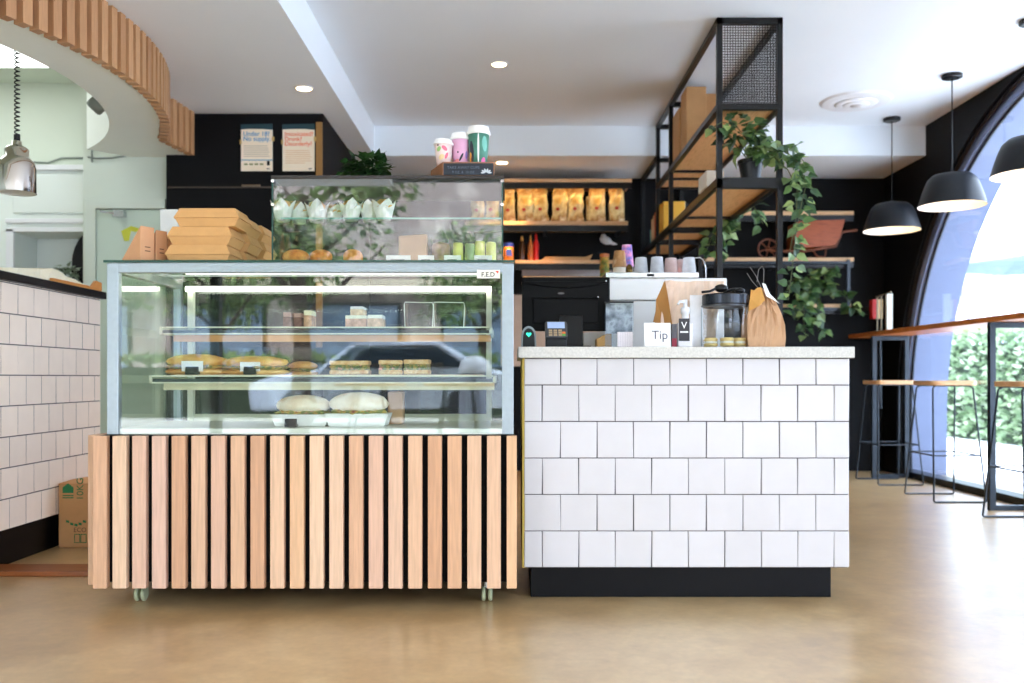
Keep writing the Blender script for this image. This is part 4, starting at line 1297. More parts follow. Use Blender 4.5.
m.box(a.x - .01, x1t, YM - .002, 4.56, a.z + .001, a.z + .008)
m.box(a.x - .01, x1t, YM - .004, YM + .004, a.z + .001, zt2)
m.box(a.x - .01, a.x - .004, YM, 4.56, a.z + .001, zt2); m.box(x1t - .006, x1t, YM, 4.56, a.z + .001, zt2)
m.build('cup_tray', M_STEEL, cm, bevel=.002)
MB().box(at(647, 0, YM).x, at(654, 0, YM).x, YM - .006, YM - .004, at(0, 276.5, YM).z, at(0, 274, YM).z).build('badge', M_BLACKP, cm)
m = MB(); m.tube([at(690, 262, 4.4), at(694, 258, 4.4), at(700, 257.5, 4.4), at(704, 261, 4.4), at(705.5, 268, 4.4), at(706, 281, 4.4)], .003, 8)
m.build('steam_pipe', M_STEEL, cm, smooth=True)
def tumbler(px, Y, h, label, tint):
    z = a.z + .0085
    x = at(px, 0, Y).x
    t = thing('glass_tumbler', label, 'glass', (x, Y, z), 'upturned glasses on the coffee machine')
    mt = mat('tumbler_' + tint, {'clear': (236, 238, 242), 'rosy': (240, 206, 198)}[tint], .08, var=.1, scale=40)
    mt.node_tree.nodes['Principled BSDF'].inputs['Alpha'].default_value = .5
    MB().shell([(.036, z), (.034, z + .02), (.027, z + h), (.024, z + h + .002), (0.001, z + h + .002)], (x, Y, 0), 20).build('glass_wall', mt, t, smooth=True)
    MB().lathe([(.020, z + h - .012), (.026, z + h - .012), (.0262, z + h), (.02, z + h + .001)], (x, Y, 0), 20).build('thick_base', mat('frosted_base', (214, 214, 218), .15), t)
for px, Y, h, lb, ti in ((641, 4.2, .095, 'upturned glass standing alone beside the paper cup stack', 'clear'), (657, 4.18, .095, 'upturned glass first after the wide gap on the tray', 'clear'),
                     (671, 4.22, .095, 'rosy upturned glass second after the wide gap', 'rosy'), (681, 4.30, .098, 'rosy upturned glass with a red spot behind it', 'rosy'), (689, 4.2, .095, 'upturned glass at the bent pipe end of the tray', 'clear')):
    tumbler(px, Y, h, lb, ti)
x = at(680, 0, 4.38).x
o = MB().blob((x, 4.42, a.z + .0085 + .04), .016, .016, .04, 12, 8).build('red_stopper', mat('bright_red_plastic', (226, 40, 40), .3), smooth=True)
tag(o, 'bright red stopper showing among the upturned glasses', 'stopper')
def cup_stack(px0, px1, pyt, Y, cols, label, name='paper_cup_stack'):
    x0, x1 = at(px0, 0, Y).x, at(px1, 0, Y).x
    x = (x0 + x1) / 2; r = (x1 - x0) / 2
    z0 = a.z + .0085
    zt3 = at(0, pyt, Y).z
    t = thing('paper_cup_stack', label, 'cup stack', (x, Y, z0), 'stacks of paper cups')
    H = zt3 - z0
    rim = .012
    MB().lathe([(r * .98, z0), (r * 1.0, z0 + .006), (r * .8, z0 + H * .5), (r * .72, z0 + H * .55)], (x, Y, 0), 20).build('lower_cup', mat('cream_cup', (236, 224, 206), .5), t, smooth=True)
    MB().lathe([(r * .96, z0 + H * .42), (r * .98, z0 + H * .44), (r * .70, z0 + H), (0, z0 + H)], (x, Y, 0), 20).build('upper_cup', cols, t, smooth=True)
cup_stack(612, 627, 251, 4.25, ramp_mat('brown_cup_print', [(196, 150, 96), (160, 110, 60), (222, 190, 150)], .5, scale=24, island=False), 'brown printed paper cup stack beside the colourful one')
cup_stack(620, 634, 245, 4.38, ramp_mat('colour_cup_print', [(220, 60, 70), (110, 120, 200), (236, 150, 190), (236, 230, 240)], .5, scale=26, island=False), 'pink and violet printed paper cup stack, tallest on the machine')
o = MB().blob((at(629, 0, 4.15).x, 4.14, a.z + .0085 + .03), .017, .017, .03, 14, 8).build('brass_tamper', mat('dark_brass', (92, 70, 30), .25, metal=.8), smooth=True)
tag(o, 'small dark brass tamper on the machine tray', 'tamper')

# ------------------------------------------------------------------ back wall: coffee shelves
def shelf_board(px0, px1, py0, py1, Yf, label, name='wall_shelf', mt=None, bracket=False, grp='timber shelves on the black wall'):
    a_, b_ = at(px0, py0, Yf), at(px1, py1, Yf)
    t = thing(name, label, 'shelf', ((a_.x + b_.x) / 2, Yf, b_.z), grp)
    MB().box(a_.x, b_.x, Yf, YB - .002, b_.z, a_.z).build('board', mt or M_WOODX, t, bevel=.002)
    m = MB()
    n = max(2, int((b_.x - a_.x) / .6) + 1)
    for i in range(n):
        xx = a_.x + .05 + (b_.x - a_.x - .1) * i / (n - 1)
        m.box(xx - .012, xx + .012, Yf + .01, YB - .002, b_.z - .035, b_.z - .001)
    m.box(a_.x, b_.x, Yf + .012, Yf + .024, b_.z - .05, b_.z - .001)
    m.build('bracket', M_BLACKM, t)
    return t, a_.z
YSf = 7.42
t_, zA = shelf_board(465, 632, 178.6, 182, YSf, 'top timber shelf board under the soffit above the coffee bags')
l = MB().box(at(490, 0, YSf + .1).x, at(625, 0, 7.5).x, YSf + .03, YSf + .05, zA - .042, zA - .032)
l.build('light_strip', lamp_mat('warm_strip', (255, 218, 152), 9.0), t_)
t_, zBag = shelf_board(465, 628, 221, 225, YSf, 'timber shelf carrying the gold coffee bags')
t_, zC = shelf_board(500, 618, 260, 263.5, YSf, 'timber shelf with sauce bottles below the coffee bags')
t_, zD = shelf_board(523, 612, 276.5, 279, 7.3, 'lowest timber shelf in front of the white tile strip')
struct(MB().box(at(522, 0, 7.78).x, at(612, 0, 7.78).x, 7.775, 7.799, at(0, 276, 7.78).z, at(0, 267, 7.78).z).build('wall_tiles', M_TILE))
m = MB(); x0_, x1_ = at(500, 0, 7.2).x, at(612, 0, 7.2).x
tiles(m, x0_, x1_, .9, zD - .1, True, lambda u, z, d: (u, 7.79 - d, z), t=.13)
m.box(x0_, x1_, 7.79, 7.798, .9, zD - .1)
struct(m.build('wall_tiles', mat('rosy_tile', (206, 176, 152), .4, var=.05, island=.06)))
M_GOLD = ramp_mat('gold_foil', [(206, 160, 84), (246, 222, 160), (176, 126, 62), (252, 238, 200)], .35, scale=7, island=False, metal=.3, grain=.25, bump=.9)  # pale ramp tones paint highlights of crumpled foil into the colour
def coffee_bag(px, Y, w_, h, label, seed, lean=0.0):
    x = at(px, 0, Y).x
    z = zBag
    t = thing('coffee_bag', label, 'coffee bag', (x, Y, z), 'gold coffee bags on the wall shelf')
    rnd = random.Random(seed)
    prof = [(1, .5, 0), (1.04, .62, .1), (.98, .6, .3), (1.0, .55, .5), (.97, .42, .68), (1.02, .22, .82), (1.0, .05, .93), (1.03, .03, 1.0)]
    n = 6
    vs = []
    for fx, fd, fz in prof:
        wj = w_ / 2 * fx * rnd.uniform(.93, 1.07); d = .055 * fd / .5
        sh = lean * fz + rnd.uniform(-.006, .006)
        row = []
        for k in range(n + 1):
            u = -1 + 2 * k / n
            row.append((x + sh + wj * u, Y - d * (1 - .25 * u * u) + rnd.uniform(-.007, .007), z + .001 + h * fz + rnd.uniform(-.004, .004) * (fz > 0)))
        for k in range(n + 1):
            u = 1 - 2 * k / n
            row.append((x + sh + wj * u, Y + d * (1 - .25 * u * u) + rnd.uniform(-.005, .005), z + .001 + h * fz))
        vs += row
    N_ = 2 * n + 2
    fs = [(j * N_ + k, j * N_ + (k + 1) % N_, (j + 1) * N_ + (k + 1) % N_, (j + 1) * N_ + k) for j in range(len(prof) - 1) for k in range(N_)]
    fs += [tuple(range(N_)), tuple((len(prof) - 1) * N_ + k for k in range(N_))]
    m = MB(); m.add(vs, fs)
    m.build('bag_body', M_GOLD, t)
    MB().blob((x - .01, Y - .072, z + h * .38), .016, .004, .014, 10, 5).build('red_seal', mat('red_seal_ink', (190, 50, 30), .5), t)
cb_ = [(478, .22, .29, 'gold coffee bag seen through the glass cabinet, first on its shelf', 0), (492, .21, .30, 'gold coffee bag seen through the glass cabinet\'s end pane', .01), (509, .20, .29, 'gold coffee bag just beside the glass cabinet', 0),
       (525, .26, .30, 'gold coffee bag standing third clear of the cabinet, slightly crumpled', .0), (541, .25, .31, 'gold coffee bag with a wide flat top before the tall pointed one', -.01),
       (558.5, .26, .31, 'gold coffee bag with a pointed top corner', .02), (575.5, .26, .32, 'dull gold coffee bag with wide square shoulders', 0), (597, .27, .33, 'large pale gold coffee bag, tallest on the shelf', .0), (617, .25, .33, 'pale gold coffee bag at the open end of the shelf', -.01)]
for i, (px, w_, h, lb, ln) in enumerate(cb_):
    coffee_bag(px, 7.60, w_ * .49, h, lb, 20 + i, ln)
o = MB().box(at(586, 0, 7.64).x, at(590, 0, 7.64).x, 7.6, 7.7, zBag + .0005, zBag + .24)
tag(o.build('gold_packet', M_GOLD, bevel=.01), 'thin gold packet squeezed between two big coffee bags', 'packet')
# sauce bottles etc
def bottle(px, pyt, r, mt, capm, label, z0, Y=7.55, cat='bottle', name='sauce_bottle'):
    x = at(px, 0, Y).x; H = at(0, pyt, Y).z - z0
    t = thing(name, label, cat, (x, Y, z0), 'bottles on the lower wall shelf')
    MB().lathe([(r * .9, z0 + .0006), (r, z0 + .01), (r, z0 + H * .6), (r * .75, z0 + H * .72), (r * .4, z0 + H * .8)], (x, Y, 0), 18).build('bottle_body', mt, t, smooth=True)
    MB().lathe([(r * .45, z0 + H * .8), (r * .42, z0 + H * .9), (r * .2, z0 + H)], (x, Y, 0), 14).build('cap', capm, t, smooth=True)
x = at(509, 0, 7.5).x
t = thing('snack_tub', 'orange and blue snack tub beside the glass cabinet edge', 'tub', (x, 7.5, zC), 'tubs on the lower wall shelf')
H = at(0, 243.5, 7.5).z - zC
MB().lathe([(.03, zC + .0006), (.037, zC + .01), (.037, zC + H * .8)], (x, 7.5, 0), 20).build('tub_body', mat('orange_tub', (222, 140, 50), .4), t, smooth=True)
MB().lathe([(.038, zC + H * .8), (.038, zC + H), (.03, zC + H + .004)], (x, 7.5, 0), 20).build('lid', mat('blue_lid', (50, 70, 170), .4), t)
MB().box(x - .024, x + .024, 7.458, 7.463, zC + .04, zC + H * .62).build('blue_label', mat('blue_label', (70, 90, 190), .5), t)
bottle(522, 236, .027, mat('amber_dark_glass', (70, 44, 24), .15), mat('amber_cap', (206, 160, 80), .4), 'dark brown bottle beside the snack tub', zC)
bottle(530.5, 235, .022, mat('caramel_bottle', (190, 110, 50), .3), MATS['amber_cap'], 'caramel coloured bottle next to the red one', zC)
bottle(536, 233.5, .023, mat('red_bottle', (206, 34, 30), .3), mat('red_bottle', (206, 34, 30), .3), 'bright red squeeze bottle', zC)
o = MB().prism([(at(541, 0, 7.5).x, zC + .0006), (at(589, 0, 7.5).x, zC + .0006), (at(592, 0, 7.5).x, zC + .05), (at(585, 0, 7.5).x, zC + .028), (at(545, 0, 7.5).x, zC + .03)], 'y', 7.44, 7.68)
tag(o.build('cardboard_tray', M_CARD, bevel=.003), 'low flat cardboard tray on the bottle shelf', 'tray')
x = at(606, 0, 7.0).x
# patterned canister standing on the lower shelf near the machine
x = at(604.5, 0, 7.42).x
H = at(0, 254, 7.42).z - zD
t = thing('patterned_canister', 'tall tin canister with a red and green folk pattern beside the coffee machine', 'canister', (x, 7.42, zD))
MB().lathe([(.036, zD + .0006), (.04, zD + .01), (.037, zD + H * .86)], (x, 7.42, 0), 20).build('tin_body', ramp_mat('folk_pattern', [(196, 60, 40), (90, 130, 60), (222, 170, 80), (150, 90, 60)], .45, scale=22, island=False), t, smooth=True)
MB().lathe([(.038, zD + H * .86), (.038, zD + H)], (x, 7.42, 0), 20).build('lid', mat('canister_lid', (190, 110, 60), .4), t)
# small white bird-shaped ornament on the wall
p = at(606, 240, 7.72)
t = thing('wall_ornament', 'small white bird-shaped ornament on the black wall above the paper cups', 'ornament', (p.x, 7.74, p.z))
m = MB(); m.blob((p.x, 7.74, p.z), .055, .03, .034, 14, 8, 0, Matrix.Rotation(.35, 4, 'Y'))
m.blob((p.x + .01 - .03, 7.74, p.z + .035), .024, .022, .022, 12, 7)
m.build('body', M_WHITE, t, smooth=True)
m = MB(); m.prism([(p.x + .02, p.z + .01), (p.x + .10, p.z - .035), (p.x + .06, p.z - .04), (p.x + .01, p.z - .02)], 'y', 7.73, 7.75)
m.build('tail', M_WHITE, t)
m = MB(); m.lathe([(.006, 0), (.006, .045)], (p.x, 7.755, p.z), 8, Matrix.Rotation(-PI / 2, 4, 'X'))
m.build('wall_pin', M_STEEL, t)

# ------------------------------------------------------------------ black steel shelving frame behind the counter
SX0, SX1, SY0 = 1.108, 1.464, 4.89
sh = thing('steel_shelving', 'tall black steel shelving frame with mesh top bay and timber shelves', 'shelving', ((SX0 + SX1) / 2, SY0, 0))
bw = .030
zA_, zB_ = 2.262, 1.86
m = MB()
m.box(SX0, SX0 + bw, SY0, SY0 + bw, 0, Z2 - .001)
m.box(SX1 - bw, SX1, SY0, SY0 + bw, 0, Z2 - .001)
for y in (6.38, 6.95):
    m.box(SX0, SX0 + bw, y, y + bw, 0, Z2 - .001)
    m.box(SX1 - bw, SX1, y, y + bw, 0, Z2 - .001)
m.box(SX0, SX0 + bw, 7.73, 7.76, 0, Z1 - .001); m.box(SX1 - bw, SX1, 7.73, 7.76, 0, Z1 - .001)
for k in range(0, len(m.v), 8):
    q = MB(); q.add(m.v[k:k + 8], [(0, 3, 2, 1), (4, 5, 6, 7), (0, 1, 5, 4), (1, 2, 6, 5), (2, 3, 7, 6), (3, 0, 4, 7)])
    q.build('post', M_BLACKM, sh, bevel=.001)
m = MB()
for x in (SX0, SX1 - bw):
    m.box(x, x + bw, SY0, 6.98, Z2 - .031, Z2 - .001)
    m.box(x, x + bw, 7.02, 7.76, Z1 - .04, Z1 - .002)
    m.box(x, x + bw, SY0, 6.98, zA_ - .01, zA_ + .022)
    m.box(x, x + bw, SY0, 7.76, zB_ - .02, zB_ + .022)
for y in (SY0, 6.38, 6.95):
    m.box(SX0, SX1, y, y + bw, Z2 - .035, Z2 - .002)
    m.box(SX0, SX1, y, y + bw, zA_ - .01, zA_ + .022)
    m.box(SX0, SX1, y, y + bw, zB_ - .035, zB_ + .022)
m.box(SX0, SX1, 6.95, 6.98, 2.46, 2.49)
m.build('rail', M_BLACKM, sh, bevel=.001)
for z, y1 in ((zA_, 6.95), (zB_, 7.75)):
    MB().box(SX0 + .012, SX1 - .012, SY0 + .03, y1, z + .003, z + .021).build('shelf_board', M_WOOD, sh)
m = MB()
for y in (6.62,):
    m.box(SX0 + .01, SX1 - .01, y, y + .02, zA_ - .012, zA_ + .002)
for y in (5.95,):
    m.box(SX0 + .01, SX1 - .01, y, y + .02, zB_ - .012, zB_ + .002)
for k in range(0, len(m.v), 8):
    q = MB(); q.add(m.v[k:k + 8], [(0, 3, 2, 1), (4, 5, 6, 7), (0, 1, 5, 4), (1, 2, 6, 5), (2, 3, 7, 6), (3, 0, 4, 7)])
    q.build('cross_bar', M_BLACKM, sh)
def mesh_panel(front):
    m = MB(); g = .0145; r_ = .0016
    z0, z1 = zA_ + .03, Z2 - .036
    if front:
        k = SX0 + bw
        while k < SX1 - bw:
            m.box(k - r_, k + r_, SY0 + .010, SY0 + .012, z0, z1); k += g
        k = z0
        while k < z1:
            m.box(SX0 + bw, SX1 - bw, SY0 + .012, SY0 + .014, k - r_, k + r_); k += g
    else:
        k = SY0 + bw
        while k < 6.38:
            m.box(SX1 - .015, SX1 - .013, k - r_, k + r_, z0, z1); k += g * 1.3
        k = z0
        while k < z1:
            m.box(SX1 - .013, SX1 - .011, SY0 + bw, 6.38, k - r_, k + r_); k += g * 1.3
    m.build('mesh_panel', M_BLACKM, sh)
mesh_panel(True); mesh_panel(False)
# cardboard cartons on the upper shelf
for i, (x0_, x1_, y0_, y1_, h, lb) in enumerate(((1.27, 1.37, 5.98, 6.20, .395, 'kraft carton on the top shelf closest to the meshed side'), (1.134, 1.262, 5.88, 6.08, .41, 'tallest kraft carton on the top shelf'),
                                    (1.13, 1.25, 6.12, 6.36, .345, 'lower kraft carton behind the tallest one on the top shelf'))):
    o = MB().box(x0_, x1_, y0_, y1_, 2.2845, 2.2845 + h).build('kraft_carton', M_CARD, bevel=.003)
    tag(o, lb, 'carton', 'kraft cartons on the top shelf')
# books toward the wall
M_COV = {'teal': (90, 160, 170), 'cream': (226, 196, 160), 'rust': (186, 70, 40), 'yellow': (232, 176, 60)}
y = 7.42
for i, (c, th, h, lb) in enumerate((('teal', .07, .13, 'small teal book at the wall end of the shelf'), ('cream', .09, .20, 'cream book between the teal and rust ones'), ('cream', .07, .215, 'taller cream book touching the rust one'), ('rust', .07, .225, 'rust red book on the shelf by the steel post'),
                                ('yellow', .09, .25, 'yellow book standing next to the rust one'), ('yellow', .09, .245, 'second yellow book counting from the rust one'), ('yellow', .08, .235, 'third yellow book counting from the rust one'), ('yellow', .08, .235, 'last yellow book in the row, nearest the shop front'))):
    t = thing('book', lb, 'book', (1.22, y - th / 2, 1.882), 'books on the steel shelving')
    MB().box(1.13, 1.29, y - th, y - .003, 1.882, 1.882 + h).build('cover', mat('cover_' + c, M_COV[c], .5, var=.05), t, bevel=.003)
    MB().box(1.136, 1.292, y - th + .005, y - .008, 1.884, 1.8825 + h).build('pages', M_PAPER, t)
    y -= th + .002
    if c == 'rust': y -= .02
# paper tray leaning on lower shelf
p = at(722, 172, 4.98)
m = MB()
m.box(1.10, 1.20, 5.12, 5.34, 1.8835, 1.975)
tag(m.build('white_paper_box', mat('cream_carton', (236, 222, 204), .7), bevel=.003), 'small cream paper box on the shelf beside the black plant pot', 'box')

def ivy_strand(m, ms, path, n, L, W, rnd, spread=.05):
    ms.tube(path, .0025, 5)
    segs = len(path) - 1
    for k in range(n):
        u = k / n * segs
        i = int(u); f = u - i
        p = Vector(path[i]).lerp(Vector(path[i + 1]), f)
        d = Vector((rnd.uniform(-1, 1), rnd.uniform(-1, .6), rnd.uniform(-1.1, .35)))
        q = p + d * spread * .5
        m.leaf(q, d, (rnd.uniform(-.6, .6), -.8, rnd.uniform(.1, 1)), .86 * L * rnd.uniform(.65, 1.2), W * rnd.uniform(.7, 1.15))
def ivy_plant(name, label, pot_c, pot_r, pot_h, potmat, cloud, strands, n_cloud, L, W, seed, fm=None, has_pot=True):
    rnd = random.Random(seed)
    t = thing(name, label, 'plant', pot_c)
    if has_pot:
        MB().lathe([(pot_r * .72, pot_c[2] + .0008), (pot_r * .95, pot_c[2] + pot_h * .82), (pot_r * 1.05, pot_c[2] + pot_h * .83), (pot_r * 1.05, pot_c[2] + pot_h), (pot_r * .92, pot_c[2] + pot_h), (pot_r * .9, pot_c[2] + pot_h * .9)], (pot_c[0], pot_c[1], 0), 24).build('pot', potmat, t)
    m, ms = MB(), MB()
    if n_cloud:
        leafcloud(m, cloud[0], cloud[1][0], cloud[1][1], cloud[1][2], n_cloud, L, W, rnd)
        for k in range(6):
            a_ = rnd.uniform(0, 6.28)
            ms.tube([(pot_c[0], pot_c[1], pot_c[2] + pot_h * .9), Vector(cloud[0]) + Vector((math.cos(a_) * cloud[1][0] * .6, math.sin(a_) * cloud[1][1] * .6, 0))], .003, 5)
    for path, n in strands:
        ivy_strand(m, ms, path, n, L, W, rnd)
    m.build('foliage', fm or M_LEAF, t)
    ms.build('stem', M_STEM, t)
    return t
Yp = 5.0
pc = at(752, 175, Yp)
P_ = lambda px, py, Y=5.0: at(px, py, Y)
ivy_plant('trailing_ivy', 'trailing ivy in a black pot spilling off the steel shelving above the counter', (pc.x, Yp + .03, 1.883), .068, .125, M_BLACKP,
          (P_(742, 135), (.13, .10, .11)), [
              ([P_(752, 150), P_(765, 146, 4.9), P_(785, 150, 4.84), P_(800, 165, 4.82), P_(806, 185, 4.82), P_(800, 210, 4.82), P_(795, 240, 4.82), P_(792, 270, 4.82), P_(788, 300, 4.82)], 62),
              ([P_(754, 150), P_(775, 142, 4.9), P_(795, 150, 4.85), P_(806, 165, 4.85), P_(797, 190, 4.85), P_(796, 220, 4.85), P_(790, 250, 4.85)], 48),
              ([P_(750, 148), P_(770, 150, 4.9), P_(790, 160, 4.86), P_(805, 172, 4.86)], 26),
              ([P_(748, 140), P_(735, 125), P_(722, 122, 4.86), P_(712, 128, 4.86)], 16),
              ([P_(752, 150), P_(772, 155, 4.85), P_(788, 170, 4.85), P_(800, 195, 4.85)], 22)],
          80, .075, .052, 5)
ivy_plant('trailing_ivy', 'yellowing ivy hanging below the lower steel shelf further toward the wall', (1.30, 6.1, 1.883), .06, .11, M_BLACKP,
          (P_(745, 205, 6.1), (.1, .1, .05)), [
              ([P_(742, 206, 6.0), P_(750, 200, 5.95), P_(757, 212, 5.95), P_(763, 224, 5.95)], 18),
              ([P_(740, 206, 6.0), P_(735, 218, 6.0), P_(728, 232, 6.0), P_(724, 245, 6.0)], 24),
              ([P_(736, 208, 6.0), P_(724, 222, 6.0), P_(712, 236, 6.0), P_(706, 252, 6.0)], 20),
              ([P_(730, 214, 6.0), P_(722, 240, 6.0), P_(718, 262, 6.0)], 14)],
          14, .09, .06, 8)

# ------------------------------------------------------------------ back wall shelves at the right
YR = 7.5
rs = 'long timber shelves on the black wall past the steel frame'
shelf_board(728, 854, 211, 215, YR, 'topmost long timber shelf above the wheelbarrow', grp=rs)
t2, zW = shelf_board(705, 854, 257.5, 261.5, YR, 'long timber shelf carrying the orange wheelbarrow', grp=rs)
t3, zI = shelf_board(781, 851, 304, 307.5, YR, 'short timber shelf carrying the lower ivy', grp=rs)
fx = at(852, 0, YR).x
fb = thing('shelf_end_frame', 'thin blue-black steel end frame joining the two lower wall shelves', 'frame', (fx, YR, zI))
m = MB()
m.box(fx - .05, fx - .025, YR - .03, YR - .005, zI - .05, zW - .02)
m.box(at(781, 0, YR).x, fx - .025, YR - .028, YR - .004, zI - .055, zI - .032)
m.box(at(705, 0, YR).x, fx - .025, YR - .028, YR - .004, zW - .055, zW - .034)
m.build('steel_bar', M_BLUEM, fb)
# toy wheelbarrow
wb = thing('wheelbarrow', 'small orange timber wheelbarrow displayed on the long wall shelf', 'wheelbarrow', (at(800, 0, 7.6).x, 7.6, zW))
W_ = lambda px, py, Y=7.6: at(px, py, Y)
M_BARROW = ramp_mat('barrow_orange', [(140, 60, 22), (166, 80, 34), (150, 68, 28)], .5, scale=10, stretch=(1, 4, 8), island=False)
m = MB()
t0, t1, b1, b0 = W_(793, 224), W_(839, 222.5), W_(833, 247), W_(790, 250)
m.add([Vector((t0.x, 7.46, t0.z)), Vector((t1.x, 7.46, t1.z)), Vector((b1.x, 7.50, b1.z)), Vector((b0.x, 7.50, b0.z)),
       Vector((t0.x, 7.74, t0.z)), Vector((t1.x, 7.74, t1.z)), Vector((b1.x, 7.70, b1.z)), Vector((b0.x, 7.70, b0.z))],
      [(0, 1, 2, 3), (7, 6, 5, 4), (3, 2, 6, 7), (0, 3, 7, 4), (1, 5, 6, 2)])
o = m.build('tray', M_BARROW, wb)
sd = o.modifiers.new('thick', 'SOLIDIFY'); sd.thickness = .012
m = MB()
for dy in (-.1, .1):
    m.tube([W_(766, 250, 7.6 + dy * .5), W_(800, 252, 7.6 + dy * .8), W_(836, 246, 7.6 + dy), W_(842, 232, 7.6 + dy), W_(857, 230, 7.6 + dy)], .012, 8)
m.build('shaft', mat('dark_barrow_wood', (110, 56, 28), .5, var=.15, scale=20), wb)
m = MB()
for dy in (-.08, .08):
    m.tube([W_(812, 250, 7.6 + dy), W_(818, 257, 7.6 + dy), W_(825, 257, 7.6 + dy), W_(826, 248, 7.6 + dy)], .008, 8)
m.build('leg', MATS['dark_barrow_wood'], wb)
wc = W_(768, 249); wr = zW + .09 - zW
wr = wc.z - zW - .002
m = MB(); m.tube([(wc.x + wr * math.cos(2 * PI * k / 24), 7.6, wc.z + wr * math.sin(2 * PI * k / 24)) for k in range(24)], .008, 6, closed=True)
for k in range(3):
    a_ = PI * k / 3 + .3
    m.tube([(wc.x - wr * math.cos(a_), 7.6, wc.z - wr * math.sin(a_)), (wc.x + wr * math.cos(a_), 7.6, wc.z + wr * math.sin(a_))], .006, 6)
m.blob((wc.x, 7.6, wc.z), .02, .04, .02, 10, 6)
m.build('wheel', MATS['dark_barrow_wood'], wb)
Q = lambda px, py, Y=7.4: at(px, py, Y)
ivy_plant('trailing_ivy', 'bushy ivy draping over the short timber shelf below the wheelbarrow', (at(815, 0, 7.58).x, 7.62, zI), .07, .13, M_BLACKP,
          (Q(815, 285), (.19, .1, .13)), [
              ([Q(815, 285), Q(806, 300, 7.35), Q(803, 318, 7.35), Q(806, 338, 7.35)], 26), ([Q(810, 285), Q(798, 300, 7.38), Q(794, 318, 7.35)], 18),
              ([Q(820, 300), Q(815, 316, 7.35), Q(818, 328, 7.35), Q(824, 330, 7.35)], 18), ([Q(820, 280), Q(838, 290, 7.4), Q(850, 302, 7.4), Q(858, 312, 7.4)], 20),
              ([Q(812, 280), Q(798, 282, 7.4), Q(790, 290, 7.4)], 12), ([Q(820, 275), Q(828, 268, 7.44), Q(836, 270, 7.44)], 12)],
          46, .10, .07, 21)

# ------------------------------------------------------------------ window bar, stools, pendants
bt = thing('window_bar_table', 'long orange-brown timber bar table along the arched window on blue-black steel frames', 'bar table', (3.03, 5.6, 0))
MB().box(2.885, 3.19, 3.7, 7.76, 1.138, 1.172).build('table_top', M_ORANGEW, bt, bevel=.003)
for y in (7.24, 5.46):
    m = MB()
    w_ = .035
    m.box(2.885, 2.885 + w_, y, y + w_, 0.0, 1.137); m.box(3.15 - w_ + .03, 3.18, y, y + w_, 0.0, 1.137)
    m.box(2.885 + w_, 3.145, y, y + w_, 1.102, 1.137); m.box(2.885 + w_, 3.145, y, y + w_, 0.0, .03)
    if y > 7:
        m.tube([(2.95, y + .02, 1.10), (3.05, y + .25, .55)], .012, 8)
    m.build('leg_frame', M_BLUEM, bt, bevel=.001)
def make_stool(label):
    t = thing('bar_stool', label, 'bar stool', (0, 0, 0), 'bar stools at the window bar')
    s = .152
    pts_ = []
    for cx_, cy_, a0 in ((s - .04, s - .04, 0), (-s + .04, s - .04, 90), (-s + .04, -s + .04, 180), (s - .04, -s + .04, 270)):
        pts_ += [(cx_ + .04 * math.cos(math.radians(a0 + 90 * k / 5)), cy_ + .04 * math.sin(math.radians(a0 + 90 * k / 5))) for k in range(6)]
    MB().prism(pts_, 'z', .752, .782).build('seat', ramp_mat('stool_oak', [(216, 160, 106), (232, 186, 138), (206, 146, 92)], .4, scale=7, stretch=(2, 9, 9), island=False, grain=.06), t, bevel=.004)
    f = .168; g = .215
    def loop(y1, y0):
        m = MB()
        m.tube([(-.11, y1 * .9, .748), (-.13, y1, .735), (-f, y0, .012), (-f + .006, y0, .006), (f - .006, y0, .006), (f, y0, .012), (.13, y1, .735), (.11, y1 * .9, .748)], .006, 8)
        m.build('leg_loop', M_BLUEM, t, smooth=True)
    loop(-.12, -g); loop(.12, g)
    m = MB()
    fz = .30; k = (fz - .006) / .73
    xx = f - (f - .13) * k; yy = g - (g - .12) * k
    for a_, b_ in (((-xx, -yy), (xx, -yy)), ((-xx, yy), (xx, yy)), ((-xx, -yy), (-xx, yy)), ((xx, -yy), (xx, yy))):
        m.tube([(a_[0], a_[1], fz), (b_[0], b_[1], fz)], .005, 8)
    m.build('foot_rail', M_BLUEM, t)
    m = MB()
    m.box(-.12, .12, -.125, -.11, .744, .752); m.box(-.12, .12, .11, .125, .744, .752)
    m.build('seat_bracket', M_BLUEM, t)
    return t
st0 = make_stool('wire-legged bar stool with timber seat at the wall end of the window bar')
st0.location = (2.885, 6.93, 0)
for y, lb in ((6.0, 'wire-legged bar stool with timber seat in the middle of the three visible ones'), (4.97, 'wire-legged bar stool with timber seat cut off by the picture edge')):
    c = copy_tree(st0); c.location = (2.865, y, 0); c['label'] = lb
